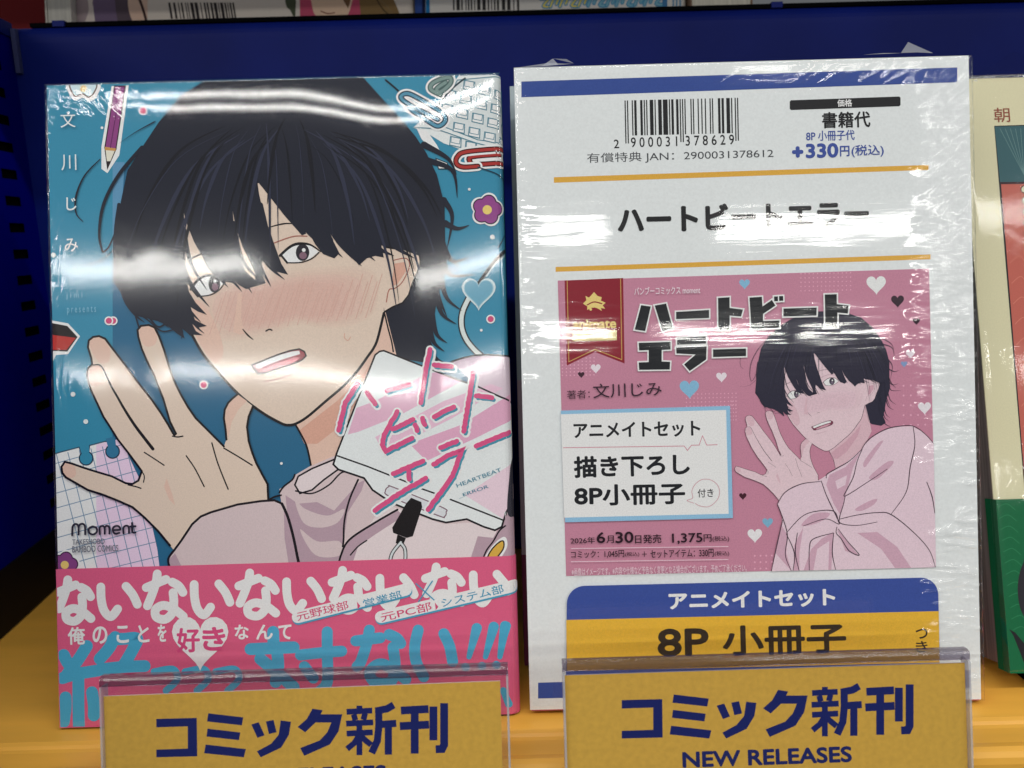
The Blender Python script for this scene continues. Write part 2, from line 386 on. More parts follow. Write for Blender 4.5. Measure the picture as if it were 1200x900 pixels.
# ------------------------------------------------------------------ the illustrated figure (a generic dark-haired young man)
def figure(A, P, k=1.0, full=False, prefix=''):
    """P: palette; k: line-width scale; full: the whole crown and shoulders show"""
    LN = P['line']; rnd = random.Random(11)
    A.group('figure_illustration')
    # hair behind the head
    if full:
        crown = [(140,247),(150,200),(172,165),(205,135),(250,108),(310,94),(380,92),(440,112),(478,145),(500,180)]
    else:
        crown = [(133,283),(140,247),(150,200),(167,173),(187,143),(213,112),(248,90),(330,84),(423,88),(450,118),(473,143),(487,160),(500,180)]
    A.poly([(133,330)]+crown+[(512,205),(521,240),(522,293),(524,312),(519,332),(512,350),(509,374),(504,398),(511,416),(498,425),(470,420),(452,405),(446,366),(300,330),(200,380),(160,370)], P['hair'])
    # loose ends on the right of the head
    for a, b, c in (((516,290),(530,306),(549,302)),((519,300),(527,322),(556,322)),((517,328),(524,350),(541,364)),((511,345),(518,368),(535,380)),((506,370),(512,392),(524,402)),((503,385),(509,402),(521,412)),
                    ((497,170),(525,186),(535,205)),((500,188),(530,200),(536,232)),((520,235),(530,254),(524,292)),((522,262),(536,268),(550,264)),((500,410),(513,422),(526,428))):
        A.stroke([a, b, c], 8*k, P['hair'], taper=(1, .55, .05))
    # neck
    A.poly([(345,492),(353,508),(360,523),(364,540),(366,552),(395,545),(442,500),(470,440),(463,409),(452,366),(400,440)], P['skin2'])
    A.poly([(350,505),(395,470),(420,445),(440,420),(430,455),(398,500),(372,520),(357,520)], P['skin3'])
    A.stroke([(345,495),(353,509),(360,524),(365,547)], 2.2*k, LN)
    A.stroke([(451,368),(455,385),(459,400),(461,412)], 1.8*k, LN)
    # ear
    A.poly([(446,289),(466,292),(490,291),(493,307),(489,320),(484,331),(479,346),(472,355),(460,360),(450,366),(444,330)], P['skin'], line=LN, lw=2*k)
    A.stroke([(462,305),(476,303),(480,312),(472,330),(463,338),(456,340),(453,354)], 1.3*k, P['skin4'])
    A.poly([(462,309),(475,307),(476,318),(466,333),(459,336)], P['skin3'])
    # face
    A.poly([(205,215),(207,340),(222,386),(237,413),(253,433),(280,462),(307,483),(330,496),(339,498),(348,496),(361,488),(381,471),(402,453),(418,436),(431,418),(438,408),(443,396),(450,367),(450,215)], P['skin'])
    A.stroke([(222,386),(237,413),(253,433),(280,462),(307,483),(330,496),(339,498),(348,496),(361,488),(381,471),(402,453),(418,436),(431,418),(438,408),(443,396),(450,367)], 3.0*k, LN)
    # flushed cheeks with hatching
    bl_ = [(240,345),(262,335),(300,328),(345,320),(385,316),(425,318),(440,330),(437,362),(415,378),(380,382),(350,378),(325,386),(296,392),(262,396),(243,385),(233,366)]
    for i in range(7):                                   # the printed flush fades out in steps
        f = 1.10-0.085*i; t = (i+1)/7
        A.poly([(338+(x-338)*min(f, 1.03), 354+(y-354)*f) for x, y in bl_], tuple(round(a+(b-a)*t) for a, b in zip(P['skin'], P['blush'])), smooth=True)
    A.poly([(228,352),(243,362),(258,392),(262,415),(252,425),(238,408),(227,385)], P['skin2'], smooth=True)
    for i in range(34):
        x = 246+i*5.7; y = 392-i*0.6-(6 if i % 2 else 0)
        A.stroke([(x, y), (x+14, y-36-rnd.random()*14)], 0.7*k, P['hatch'], smooth=False, cap=False)
    # nose, sweat
    A.poly([(279,345),(284,342),(283,372),(287,391),(281,392),(274,389)], P['skin2'])
    A.stroke([(285,386),(291,393),(297,398)], 2.0*k, LN, taper=(.5, 1, .4))
    A.stroke([(312,388),(316,386),(319,387)], 1.6*k, LN)
    A.stroke([(404,391),(404,396),(408,399),(411,395)], 0.9*k, P['skin3'])
    # mouth
    A.poly([(295,428),(308,423),(325,416),(340,411),(351,409),(357,412),(359,417),(354,422),(342,427),(326,432),(310,437),(303,438)], P['mouth'], line=LN, lw=1.8*k)
    A.poly([(299,428),(312,422),(328,416),(342,412),(351,411),(352,415),(335,420),(318,426),(303,432)], (228,226,222))
    A.poly([(308,434),(322,427),(345,419),(352,419),(342,426),(326,431),(311,436)], P['tongue'])
    A.stroke([(311,447),(326,444),(342,439)], 1.1*k, P['skin4'])
    # eyes: right one first
    def eye(cx, cy, w, h, tilt, ix):
        c, q = math.cos(tilt), math.sin(tilt)
        def R(x, y): return (cx+x*c-y*q, cy+x*q+y*c)
        A.poly([R(-w,-h*.2), R(-w*.5,-h*.75), R(0,-h), R(w*.6,-h*.7), R(w,h*.1), R(w*.5,h*.75), R(-w*.2,h), R(-w*.72,h*.8)], (226,228,228))
        A.disc(*R(ix, -.05*h), w*.36, P['iris'], ry=h*.95)
        A.disc(*R(ix, .3*h), w*.2, P['iris2'], ry=h*.4)
        A.disc(*R(ix+w*.08, -.3*h), w*.10, (235,235,235))
        A.stroke([R(-w*1.08,-.05*h), R(-w*.5,-h*.85), R(0,-h*1.08), R(w*.6,-h*.78), R(w*1.1,h*.15)], 3.0*k, LN, taper=(1, 1.1, .4))
        A.stroke([R(-w*1.02, -.1*h), R(-w*.75,h*.85)], 2.4*k, LN, smooth=False)
        A.stroke([R(-w*.75,h*.85), R(0,h*1.02), R(w*.6,h*.75), R(w*1.0,h*.2)], 1.4*k, LN)
    eye(352, 297, 22, 10.5, -0.14, 3)
    A.stroke([(317,287),(332,281),(346,277),(360,277)], 1.3*k, P['skin4'])
    eye(244, 335, 19, 11, -0.24, 8)
    A.stroke([(312,268),(325,264),(338,262),(352,264)], 1.8*k, LN, taper=(.4, 1, .3))
    A.stroke([(220,305),(229,301),(238,297)], 1.8*k, LN)
    # fringe: one mass whose lower edge falls in pointed locks
    top = crown if full else crown
    fringe = [(133,330)]+top+[(512,205),(521,240),(521,285),(505,300),(491,300),(470,292),(447,288),(450,302),(440,300),(430,303),(421,311),(414,303),(404,295),(391,278),(383,262),(391,283),(398,297),(392,303),(379,298),(370,287),(362,272),(355,258),(359,274),(354,276),(347,268),(333,252),(319,234),(308,220),(302,213),(304,228),(308,245),(313,262),(318,275),(323,290),(330,309),(338,322),(322,318),(313,310),(308,306),(306,318),(312,332),(300,329),(288,318),(280,300),(275,270),(273,247),(277,268),(285,290),(294,308),(300,322),(298,336),(289,339),(280,334),(270,322),(262,310),(252,290),(257,305),(266,322),(275,332),(262,330),(250,320),(240,305),(228,284),(220,264),(216,250),(217,272),(218,300),(218,322),(222,342),(230,355),(243,369),(232,365),(224,360),(229,375),(243,382),(233,384),(226,380),(230,388),(238,393),(222,392),(213,384),(217,397),(208,391),(196,381),(180,374),(160,368),(147,350),(140,333)]
    A.poly(fringe, P['hair'])
    A.stroke([(143,290),(140,320),(147,350),(158,368),(170,378)], 5*k, P['hair'], taper=(1, 1, .1))
    A.stroke([(136,285),(139,312),(152,345),(175,372),(186,383),(196,378)], 2*k, P['hair'])
    A.stroke([(140,240),(136,280),(144,325),(160,360)], 4*k, P['hair'])
    for q in ([(210,380),(214,390),(213,398)],[(222,372),(232,384),(240,391)]): A.stroke(q, 4*k, P['hair'], taper=(1,.6,.05))
    # ragged ends of the fringe and of the side hair
    for q, wd in (([(150,300),(158,345),(176,372)],9),([(165,320),(178,360),(198,384)],9),([(180,330),(194,366),(212,392)],8),([(196,330),(206,366),(224,394)],8),([(205,320),(214,352),(236,378)],7),
                  ([(212,300),(222,330),(246,360)],7),([(216,270),(224,308),(243,340)],6),([(236,280),(246,312),(268,337)],8),([(250,270),(262,312),(284,342)],9),([(262,268),(274,308),(296,344)],8),
                  ([(274,262),(284,304),(306,330)],6),([(288,250),(300,300),(318,336)],9),([(300,262),(312,306),(334,328)],7),([(306,240),(318,286),(330,312)],5),([(340,240),(362,272),(382,292)],7),([(352,236),(376,276),(402,302)],8),
                  ([(372,240),(398,284),(424,312)],8),([(395,250),(416,284),(440,306)],8),([(418,256),(440,288),(462,300)],8),([(440,262),(462,288),(486,303)],8),([(468,262),(486,288),(500,310)],7),
                  ([(500,300),(497,345),(506,384)],8),([(496,330),(492,366),(499,402)],7),([(508,300),(512,340),(524,372)],7),([(512,260),(524,296),(540,316)],6)):
        A.stroke(q, wd*k, P['hair'], taper=(1, .8, .04))
    # flyaway strands on the left
    A.stroke([(167,173),(140,205),(122,240),(117,275),(121,296)], 4.2*k, P['hair'], taper=(1,.9,.5))
    A.stroke([(121,296),(128,290),(137,270)], 2*k, P['hair'])
    A.stroke([(182,143),(160,155),(141,168)], 1.6*k, P['hair'], taper=(1,.5,.1))
    A.stroke([(118,187),(100,206),(90,230),(90,250),(98,260)], 2.4*k, P['hair'], taper=(.4,1,.3))
    A.stroke([(135,292),(118,306),(98,311),(82,309)], 1.6*k, P['hair'], taper=(1,.6,.1))
    A.stroke([(155,352),(160,372),(166,388),(178,395),(184,385)], 1.8*k, P['hair'])
    A.stroke([(163,368),(175,376),(190,388),(205,386)], 1.5*k, P['hair'])
    # locks picked out with lighter and darker strands
    tips = [(150,320),(165,350),(185,366),(200,372),(214,360),(214,300),(230,280),(250,305),(265,318),(285,328),(280,290),(292,322),(310,312),(325,305),(318,262),(350,268),(372,285),(390,298),(412,300),(430,296),(460,286),(480,288),(505,290),(512,330),(500,380),(490,400),(515,270),(470,380),(480,350)]
    for i, (tx, ty) in enumerate(tips):
        for j in range(1 if i % 3 else 2):
            sx = 335+(tx-335)*0.18+rnd.uniform(-25, 25); sy = (128 if not full else 112)+rnd.uniform(-8, 22)
            ex = tx+rnd.uniform(-8, 8); ey = ty-rnd.uniform(0, 40)
            mx = sx+(ex-sx)*0.62; my = sy+(ey-sy)*0.32
            A.stroke([(sx+(mx-sx)*.4, sy+(my-sy)*.4), (mx, my), (sx+(ex-sx)*.88, sy+(ey-sy)*.68), (ex, ey)], rnd.uniform(1.0, 5.0)*k, P['hair2'] if (i+j) % 2 else P['hair3'], taper=(.1, 1, .1))
    # hand: the palm and four fingers as one outline, thumb to the right
    hand = [(73,547),(77,541),(85,543),(99,548),(115,553),(132,558),(148,566),(156,567),(163,563),(167,552),(162,545),(150,529),(139,515),(131,502),(122,488),(115,473),(107,456),(103,441),(104,432),(109,427),(108,420),(104,407),(105,399),(110,395),(117,394),(124,397),(130,405),(147,427),(157,441),(168,455),(179,469),(190,485),(198,498),(203,507),(205,510),(207,508),(200,494),(192,467),(186,452),(180,437),(173,423),(167,409),(163,395),(162,387),(166,382),(175,381),(182,384),(187,394),(193,410),(200,433),(206,449),(213,463),(221,477),(230,490),(239,499),(247,507),(256,516),(263,523),(266,515),(265,503),(263,490),(264,480),(268,472),(273,467),(279,462),(297,476),(292,488),(290,500),(292,517),(296,530),(301,543),(309,558),(314,567),(315,590),(280,596),(246,606),(229,616),(216,634),(206,646),(200,639),(186,622),(170,606),(156,594),(138,586),(120,579),(104,574),(90,566),(78,559),(74,554)]
    A.poly(hand, P['skin'])
    A.poly([(263,490),(268,472),(279,462),(290,470),(280,480),(272,495),(268,515)], P['skin2'])
    for tip in ([(74,547),(78,542),(88,546),(90,556),(84,560),(76,556)],[(105,402),(111,395),(121,396),(130,410),(128,424),(116,424)],[(163,388),(168,382),(180,383),(185,393),(182,404),(170,405)],[(104,437),(109,428),(120,430),(124,446),(115,452),(107,450)]):
        A.poly(tip, P['skin2'], smooth=True)
    A.poly([(196,560),(203,580),(206,592),(199,585),(193,570)], P['skin2'])
    A.stroke(hand[:58], 2.4*k, LN, smooth=False)
    A.stroke(hand[58:65], 2.4*k, LN, smooth=False); A.stroke(hand[65:74], 2.4*k, LN, smooth=False)
    A.stroke(hand[79:]+hand[:1], 2.6*k, LN, smooth=False)
    A.stroke([(110,428),(118,428),(124,437),(131,452),(139,466),(147,480),(160,500),(180,526)], 3.4*k, LN, taper=(.4, .7, 1.1))
    A.stroke([(170,530),(181,537),(193,545)], 1.5*k, LN); A.stroke([(219,534),(228,547),(234,558),(240,570)], 1.5*k, LN)
    A.stroke([(249,519),(255,540),(261,556),(268,573)], 1.6*k, LN); A.stroke([(263,525),(280,535),(296,545)], 1.6*k, LN)
    A.stroke([(151,568),(160,570),(166,572)], 1.5*k, LN); A.stroke([(167,552),(170,558),(169,565)], 1.3*k, LN)
    A.stroke([(203,511),(209,512),(215,511)], 1.6*k, LN)

PAL1 = dict(hair=(33,35,47), hair2=(47,50,68), hair3=(24,24,32), line=(24,20,24), skin=(212,192,176), skin2=(213,180,164), skin3=(205,157,139), skin4=(160,100,88),
            blush=(206,170,158), hatch=(202,160,148), mouth=(150,62,72), tongue=(215,130,140), iris=(42,38,46), iris2=(125,95,110))
PAL2 = dict(hair=(44,42,58), hair2=(56,54,74), hair3=(35,33,46), line=(62,44,58), skin=(216,190,198), skin2=(208,174,184), skin3=(198,156,170), skin4=(150,104,122),
            blush=(211,182,192), hatch=(196,158,172), mouth=(120,60,80), tongue=(200,150,165), iris=(58,52,66), iris2=(110,98,114))

# kana drawn as brush strokes in a unit box (x right, y down)
NA = [[(.02,.30),(.52,.14)], [(.30,.02),(.26,.22),(.16,.46),(.05,.68)], [(.68,.20),(.84,.28),(.95,.42)], [(.70,.42),(.72,.62),(.68,.84),(.50,.97),(.28,.92),(.26,.76),(.46,.68),(.72,.76),(.96,.92)]]
I_ = [[(.06,.10),(.07,.45),(.14,.78),(.30,.95),(.46,.74)], [(.66,.10),(.82,.34),(.93,.62)]]
def kana(A, strokes, x0, y0, x1, y1, wpx, rgb):
    for s in strokes:
        A.stroke([(x0+(x1-x0)*a, y0+(y1-y0)*b-(x1-x0)*a*.0265) for a, b in s], wpx, rgb, cap=True, n=8)

def code_bars(A, digits, tl, tr, h, guard, rgb):
    """EAN-13 bars between photo points tl and tr"""
    Lc = ['0001101','0011001','0010011','0111101','0100011','0110001','0101111','0111011','0110111','0001011']
    G = [''.join('1' if c == '0' else '0' for c in s)[::-1] for s in Lc]
    par = ['LLLLLL','LLGLGG','LLGGLG','LLGGGL','LGLLGG','LGGLLG','LGGGLL','LGLGLG','LGLGGL','LGGLGL'][int(digits[0])]
    bits = '101'+''.join((Lc if p == 'L' else G)[int(d)] for p, d in zip(par, digits[1:7]))+'01010'+''.join(''.join('1' if c == '0' else '0' for c in Lc[int(d)]) for d in digits[7:])+'101'
    a = Vector(A.at(*tl)); b = Vector(A.at(*tr)); d = (b-a)/95; dn = Vector((d.y, -d.x)).normalized()*A.pxm()
    i = 0
    while i < 95:
        if bits[i] == '1':
            j = i
            while j < 95 and bits[j] == '1': j += 1
            hh = guard if (i < 3 or i >= 92 or 45 <= i < 50) else h
            p = a+d*i; q = a+d*j
            A.uvpoly([tuple(p+dn*hh), tuple(q+dn*hh), tuple(q), tuple(p)], rgb); A.h -= A.STEP
            i = j
        else: i += 1
    A.h += A.STEP

# ------------------------------------------------------------------ books
WHITE_PAGES = plain('page_edges', (0.62, 0.60, 0.55), 0.8, 0.1, noise=(900, 0.14), stretch=(0.03, 1, 0.03))
GREY_PAGES = plain('page_edges_grey', (0.23, 0.21, 0.19), 0.9, 0.1, noise=(700, 0.35), stretch=(1, 1, 0.02))
def book_block(root, W, H, T, cover_mats, bands, pages, r=0.0023, board=0.0004, inset=0.0012, name='book_cover'):
    """cover: a folded sheet with a rounded spine on the right (bands = [(z, material index) ...] from the bottom up), and the page block inside"""
    hw = W/2
    def prof(o):
        p = [(-hw, o)]
        rr = r-o
        for k in range(7):
            a = math.pi/2*k/6; p.append((hw-r+rr*math.sin(a), r-rr*math.cos(a)))
        for k in range(7):
            a = math.pi/2*k/6; p.append((hw-r+rr*math.cos(a), T-r+rr*math.sin(a)))
        p.append((-hw, T-o)); return p
    outer, inner = prof(0), prof(board); n = len(outer)
    loop = outer+inner[::-1]
    zs = [0]+[b[0] for b in bands]
    V = [(x, y, z) for z in zs for x, y in loop]; m = len(loop); Fc = []; FM = []
    for i in range(len(zs)-1):
        for j in range(m):
            Fc.append((i*m+j, i*m+(j+1) % m, (i+1)*m+(j+1) % m, (i+1)*m+j)); FM.append(bands[i][1])
    for base in (0, (len(zs)-1)*m):
        for j in range(n-1):
            Fc.append((base+j, base+j+1, base+m-2-j, base+m-1-j)); FM.append(bands[0][1] if base == 0 else bands[-1][1])
    c = mesh_obj(name, V, Fc, cover_mats, root, FM)
    bm = bmesh.new(); bm.from_mesh(c.data); bmesh.ops.recalc_face_normals(bm, faces=bm.faces); bm.to_mesh(c.data); bm.free()
    box_obj('page_block', (-hw+inset, hw-r-0.0006, board+1e-4, T-board-1e-4, 0.0012, H-0.0012), pages, root)
    return c
def film_sheet(root, x0, x1, z0, z1, y, mat, name='shrink_wrap', depth=0.0, nx=24, nz=36, extra=None, rad=0.0012):
    """the taut clear film over the face, folded back along the four edges"""
    V = []; Fc = []
    rim = [rad*a for a in (0, 0.15, 0.35, 0.6, 1.0, 1.4)]
    def axis(a, b, n):
        m = rim[-1]; return [a]+[a+r for r in rim]+[a+m+(b-a-2*m)*i/n for i in range(1, n)]+[b-r for r in rim[::-1]]+[b]
    xs = axis(x0, x1, nx); zs = axis(z0, z1, nz)
    for j, z in enumerate(zs):
        for i, x in enumerate(xs):
            e = i in (0, len(xs)-1) or j in (0, len(zs)-1)
            q = 0.0
            d = min(x-x0, x1-x, z-z0, z1-z)
            if d < rad: q = rad-math.sqrt(max(0, rad*rad-(rad-d)**2))
            V.append((x, y+(depth if e else q*0.5), z))
    w_ = len(xs)
    for j in range(len(zs)-1):
        for i in range(w_-1):
            Fc.append((j*w_+i, j*w_+i+1, (j+1)*w_+i+1, (j+1)*w_+i))
    if extra:
        for tri in extra:
            i0 = len(V); V += tri; Fc.append(tuple(range(i0, i0+len(tri))))
    return mesh_obj(name, V, Fc, mat, root, smooth=True)
def rot_basis(lean, yaw=0.0):
    a, b = math.radians(lean), math.radians(yaw)
    X = Vector((math.cos(b), math.sin(b), 0)); Yh = Vector((-math.sin(b), math.cos(b), 0))
    return X, (Yh*math.sin(a)+Vector((0, 0, 1))*math.cos(a))

# ------------------------------------------------------------------ display shelf
NAVY = plain('shelf_navy_paint', (0.0055, 0.0145, 0.165), 0.45, 0.10, noise=(24, 0.14), bump=(900, 0.00002))
NAVY2 = plain('shelf_navy_side', (0.0010, 0.0020, 0.21), 0.5, 0.03, noise=(30, 0.06), bump=(900, 0.00002))
BLACK = plain('black_void', (0.004, 0.004, 0.005), 0.9, 0.0)
YEL = plain('shelf_yellow_board', (0.78, 0.40, 0.055), 0.42, 0.4, noise=(22, 0.16), bump=(500, 0.00003), stretch=(0.5, 2.5, 1))
shelf = thing('display_shelf', 'navy blue metal shelf with slotted side wall and golden yellow board carrying the comics', 'shelf', (0, 0.25, 0))
def W2L(root, p): return root.matrix_world.inverted() @ Vector(p)
p0 = hit_plane(0, 748, (0, 0, 0), Vector((0, 0, 1))); p1 = hit_plane(68, 686, (0, 0, 0), Vector((0, 0, 1)))
sd = (p1-p0).normalized()                                            # direction of the side wall along the board
BACKY = 0.313
pc = p0 + sd*((BACKY-p0.y)/sd.y)                                     # corner of side wall and back panel on the board
ptop = hit_plane(300, 24, (0, BACKY, 0), Vector((0, 1, 0))); TOPZ = ptop.z
RX = 0.42
# board with a stepped, rolled front edge
prof = [(0.42, 0), (0.1898, 0), (0.1886, -0.0004), (0.1878, -0.0010), (0.1866, -0.0012), (0.1808, -0.0012), (0.1797, -0.0009), (0.1786, -0.0007), (0.1772, -0.0012), (0.1762, -0.0023), (0.1758, -0.0039), (0.1756, -0.055), (0.1796, -0.055), (0.1796, -0.006), (0.42, -0.006)]
V = []; Fc = []
for x in (-0.42, RX):
    V += [(x, y-0.25, z) for y, z in prof]
n = len(prof)
for i in range(n): Fc.append((i, (i+1) % n, n+(i+1) % n, n+i))
Fc += [tuple(range(n))[::-1], tuple(range(n, 2*n))]
so = mesh_obj('shelf_board', V, Fc, YEL, shelf)
bm = bmesh.new(); bm.from_mesh(so.data); bmesh.ops.recalc_face_normals(bm, faces=bm.faces); bm.to_mesh(so.data); bm.free()
# back panel with a rolled top edge
V = []; Fc = []
pr = [(0, 0.0005)]+[(0, TOPZ-0.006)]+[(0.003-0.003*math.cos(a), TOPZ-0.0055+0.0055*math.sin(a)) for a in [math.pi/2*k/6 for k in range(1, 7)]]+[(0.012, TOPZ), (0.012, 0.0005)]
for x in (pc.x-0.004, RX): V += [(x, BACKY-0.25+y, z) for y, z in pr]
n = len(pr)
for i in range(n): Fc.append((i, (i+1) % n, n+(i+1) % n, n+i))
Fc += [tuple(range(n)), tuple(range(n, 2*n))]
so = mesh_obj('back_panel', V, Fc, NAVY, shelf)
bm = bmesh.new(); bm.from_mesh(so.data); bmesh.ops.recalc_face_normals(bm, faces=bm.faces); bm.to_mesh(so.data); bm.free()
# black strip painting in the shaded gap above the panel, with two small blue joints
def topx(px): return hit_plane(px, 20, (0, BACKY, 0), Vector((0, 1, 0))).x
box_obj('gap_shadow_strip', (topx(30), RX, BACKY-0.25+0.002, BACKY-0.25+0.0115, TOPZ+0.0002, TOPZ+0.0017), BLACK, shelf)
for a, b in ((58, 72), (905, 918)):
    box_obj('edge_joint', (topx(a), topx(b), BACKY-0.25+0.0012, BACKY-0.25+0.0118, TOPZ+0.0001, TOPZ+0.0022), NAVY, shelf)
# upper deck and an unseen tier added above it to shade the upper books
box_obj('upper_deck', (-0.30, RX, BACKY-0.25+0.014, BACKY-0.25+0.16, TOPZ-0.012, TOPZ-0.008), NAVY2, shelf)
box_obj('unseen_shade_tier', (-0.30, RX, 0.240-0.25, 0.330-0.25, 0.266, 0.272), NAVY2, shelf)
# side wall: a sheet with a column of punched slots
nrm = Vector((sd.y, -sd.x, 0))
def side_uv(px, py):
    q = hit_plane(px, py, p0, nrm)-p0; return q.dot(sd), q.z
row = [side_uv(14, 236), side_uv(33, 357), side_uv(56, 502)]
t_mid = sum(r[0] for r in row)/3
hw = abs(side_uv(41.5, 357)[0]-side_uv(24.5, 357)[0])/2
za, zb = side_uv(6, 172)[1], side_uv(60, 530)[1]; pitch = (za-zb)/12.0; hh = pitch*0.18
t0, t1 = min(side_uv(-12, 10)[0], side_uv(-12, 300)[0], side_uv(-12, 760)[0]), (pc-p0).length
V = []; Fc = []
def sp(t, z): q = p0+sd*t; V.append(tuple(W2L(shelf, (q.x, q.y, z)))); return len(V)-1
def quad(a, b, c, d): Fc.append((sp(*a), sp(*b), sp(*c), sp(*d)))
ZT = TOPZ
quad((t0, 0.0005), (t_mid-hw, 0.0005), (t_mid-hw, ZT), (t0, ZT)); quad((t_mid+hw, 0.0005), (t1, 0.0005), (t1, ZT), (t_mid+hw, ZT))
zz = 0.0005; slots = []
kk = -8
zc = [zb+pitch*i for i in range(-30, 30)]
zc = [z for z in zc if 0.03 < z-hh and z+hh < ZT-0.01]
for z in zc:
    quad((t_mid-hw, zz), (t_mid+hw, zz), (t_mid+hw, z-hh), (t_mid-hw, z-hh)); zz = z+hh
quad((t_mid-hw, zz), (t_mid+hw, zz), (t_mid+hw, ZT), (t_mid-hw, ZT))
so = mesh_obj('side_wall', V, Fc, NAVY2, shelf)
bm = bmesh.new(); bm.from_mesh(so.data); bmesh.ops.remove_doubles(bm, verts=bm.verts, dist=1e-6); bm.to_mesh(so.data); bm.free()
V = []
for t_, z_ in ((t0, 0.0005), (t0-0.20, 0.0005), (t0-0.20, 0.085), (t0-0.03, 0.150), (t0, ZT)):      # unseen extension, sloped to shade the board but clear the lamp row
    q = p0+sd*t_; V.append(tuple(W2L(shelf, (q.x, q.y, z_))))
mesh_obj('unseen_wall_extension', V, [(0, 1, 2, 3, 4)], NAVY2, shelf)
V = []; Fc = []
q0 = p0+sd*t0-nrm*0.0015; q1 = p0+sd*t1-nrm*0.0015
for a, b in ((q0, q1),):
    V = [tuple(W2L(shelf, (a.x, a.y, 0.001))), tuple(W2L(shelf, (b.x, b.y, 0.001))), tuple(W2L(shelf, (b.x, b.y, ZT))), tuple(W2L(shelf, (a.x, a.y, ZT)))]
mesh_obj('side_backing', V, [(0, 1, 2, 3)], BLACK, shelf)
zsk = side_uv(30, 645)[1]
q0 = p0+sd*t0+nrm*0.0012; q1 = p0+sd*t1+nrm*0.0012
V = [tuple(W2L(shelf, (q.x, q.y, z))) for q, z in ((q0, 0.0006), (q1, 0.0006), (q1, zsk), (q0, zsk))]
V += [tuple(W2L(shelf, (q.x-nrm.x*0.001, q.y-nrm.y*0.001, z))) for q, z in ((q1, zsk), (q0, zsk))]
mesh_obj('side_low_strip', V, [(0, 1, 2, 3), (3, 2, 4, 5)], plain('low_strip_black', (0.006, 0.005, 0.006), 0.5, 0.12), shelf)  # black strip along the foot of the side wall
# rolled lip along the top of the side wall
q0 = p0+sd*t0; q1 = p0+sd*t1
V = []
for q in (q0, q1):
    for a, b in ((0.0008, -0.004), (0.0008, 0.0012), (-0.009, 0.0018), (-0.009, -0.004)):
        r_ = q+nrm*a; V.append(tuple(W2L(shelf, (r_.x, r_.y, ZT+b))))
mesh_obj('side_wall_lip', V, [(0, 1, 5, 4), (1, 2, 6, 5), (2, 3, 7, 6), (3, 0, 4, 7), (0, 3, 2, 1), (4, 5, 6, 7)], NAVY, shelf)
# upright bracket strip in the corner
c0 = hit_plane(27, 34, (0, BACKY-0.001, 0), Vector((0, 1, 0))); c1 = hit_plane(34, 86, (0, BACKY-0.001, 0), Vector((0, 1, 0)))
box_obj('corner_bracket', (pc.x+0.0012, pc.x+0.0030, BACKY-0.25-0.0022, BACKY-0.25-0.0002, c1.z, c0.z), plain('bracket_blue', (0.05, 0.06, 0.16), 0.5, 0.4), shelf)

# ------------------------------------------------------------------ comic on the left
X, Z = rot_basis(11.41, 0.43)
book = thing('comic_book', 'glossy teal comic with a dark-haired young man raising his hand and a pink paper band', 'comic book', (-0.0653, 0.1958, 0.0006), X, Z)
TEAL, TEAL2, PINK, LAV = (54,132,162), (42,98,132), (208,90,126), (200,182,186)
W, H, T = 0.1290, 0.182, 0.0165
zat = lambda py: (lambda q: q)(None)
A = Art(book, (-W/2+1e-5, W/2+0.004, 0.0002, H-0.0001), bend=(W/2-0.0023, 0.0023))
zt = lambda py: A.at(590, py)[1]
mats = [ink(PINK), ink(LAV), ink(TEAL), ink((214,220,220)), ink((150,50,60))]
cover = book_block(book, W, H, T, mats, [(zt(655), 0), (zt(575), 1), (zt(560), 3), (zt(425), 1), (zt(196), 2), (zt(188), 3), (zt(178), 4), (zt(120), 3), (H, 2)], WHITE_PAGES)
A.group('cover_background')
A.poly([(40,80),(620,70),(630,870),(50,880)], TEAL)
A.poly([(132,195),(320,190),(560,330),(560,640),(132,640)], TEAL2)
A.poly([(132,190),(146,190),(140,300),(132,330)], (90,140,175))
A.poly([(486,330),(620,300),(620,430),(480,440)], TEAL)
def dots(lst, r, rgb, ring=None):
    for x, y in lst:
        if ring: A.disc(x, y, r+1.6, ring)
        A.disc(x, y, r, rgb)
# stickers and stationery
A.group('stationery_illustration')
np_ = [(60,533),(72,529.5),(93,524),(95,531),(104,531),(105,522),(124,517),(126,524),(135,524),(137,515),(141,513),(163,560),(176,606),(184,642),(192,680),(60,690)]
A.poly(np_, (222,224,228), line=(54,84,104), lw=1.5)
A.poly([(113,521),(141,514),(163,560),(176,606),(184,642),(191,678),(113,680)], (222,196,218))
for i in range(9):
    y = 541+i*17.5; A.stroke([(62,y+3),(112,y-11),(182+i*1.5,y-31)], 1.0, (112,140,166), smooth=False, cap=False)
for i in range(10):
    x = 66+i*13.5; A.stroke([(x,532-i*2.2),(x+38,680)], 1.0, (112,140,166), smooth=False, cap=False)
A.poly([(182,505),(230,640),(190,690),(184,640),(176,606),(163,560),(141,512)], TEAL2)
for x, y in ((101,537),(132,529)): A.disc(x, y, 8, TEAL if x < 110 else (52,112,146), line=(36,50,66), lw=1.4)
A.poly([(93,522),(104,518),(105,530),(96,532)], TEAL); A.poly([(124,514),(135,511),(136,523),(127,525)], (52,112,146))
A.flower(76,662,15,(128,66,124),(220,190,110),(60,30,60))
# red tab
A.poly([(58,375),(80,379),(94,394),(80,415),(66,416),(62,424),(58,424)], (222,226,224)); A.poly([(58,378),(79,382),(91,395),(79,412),(58,411)], (30,24,26)); A.poly([(58,392),(89,396),(78,410),(58,410)], (176,52,46))
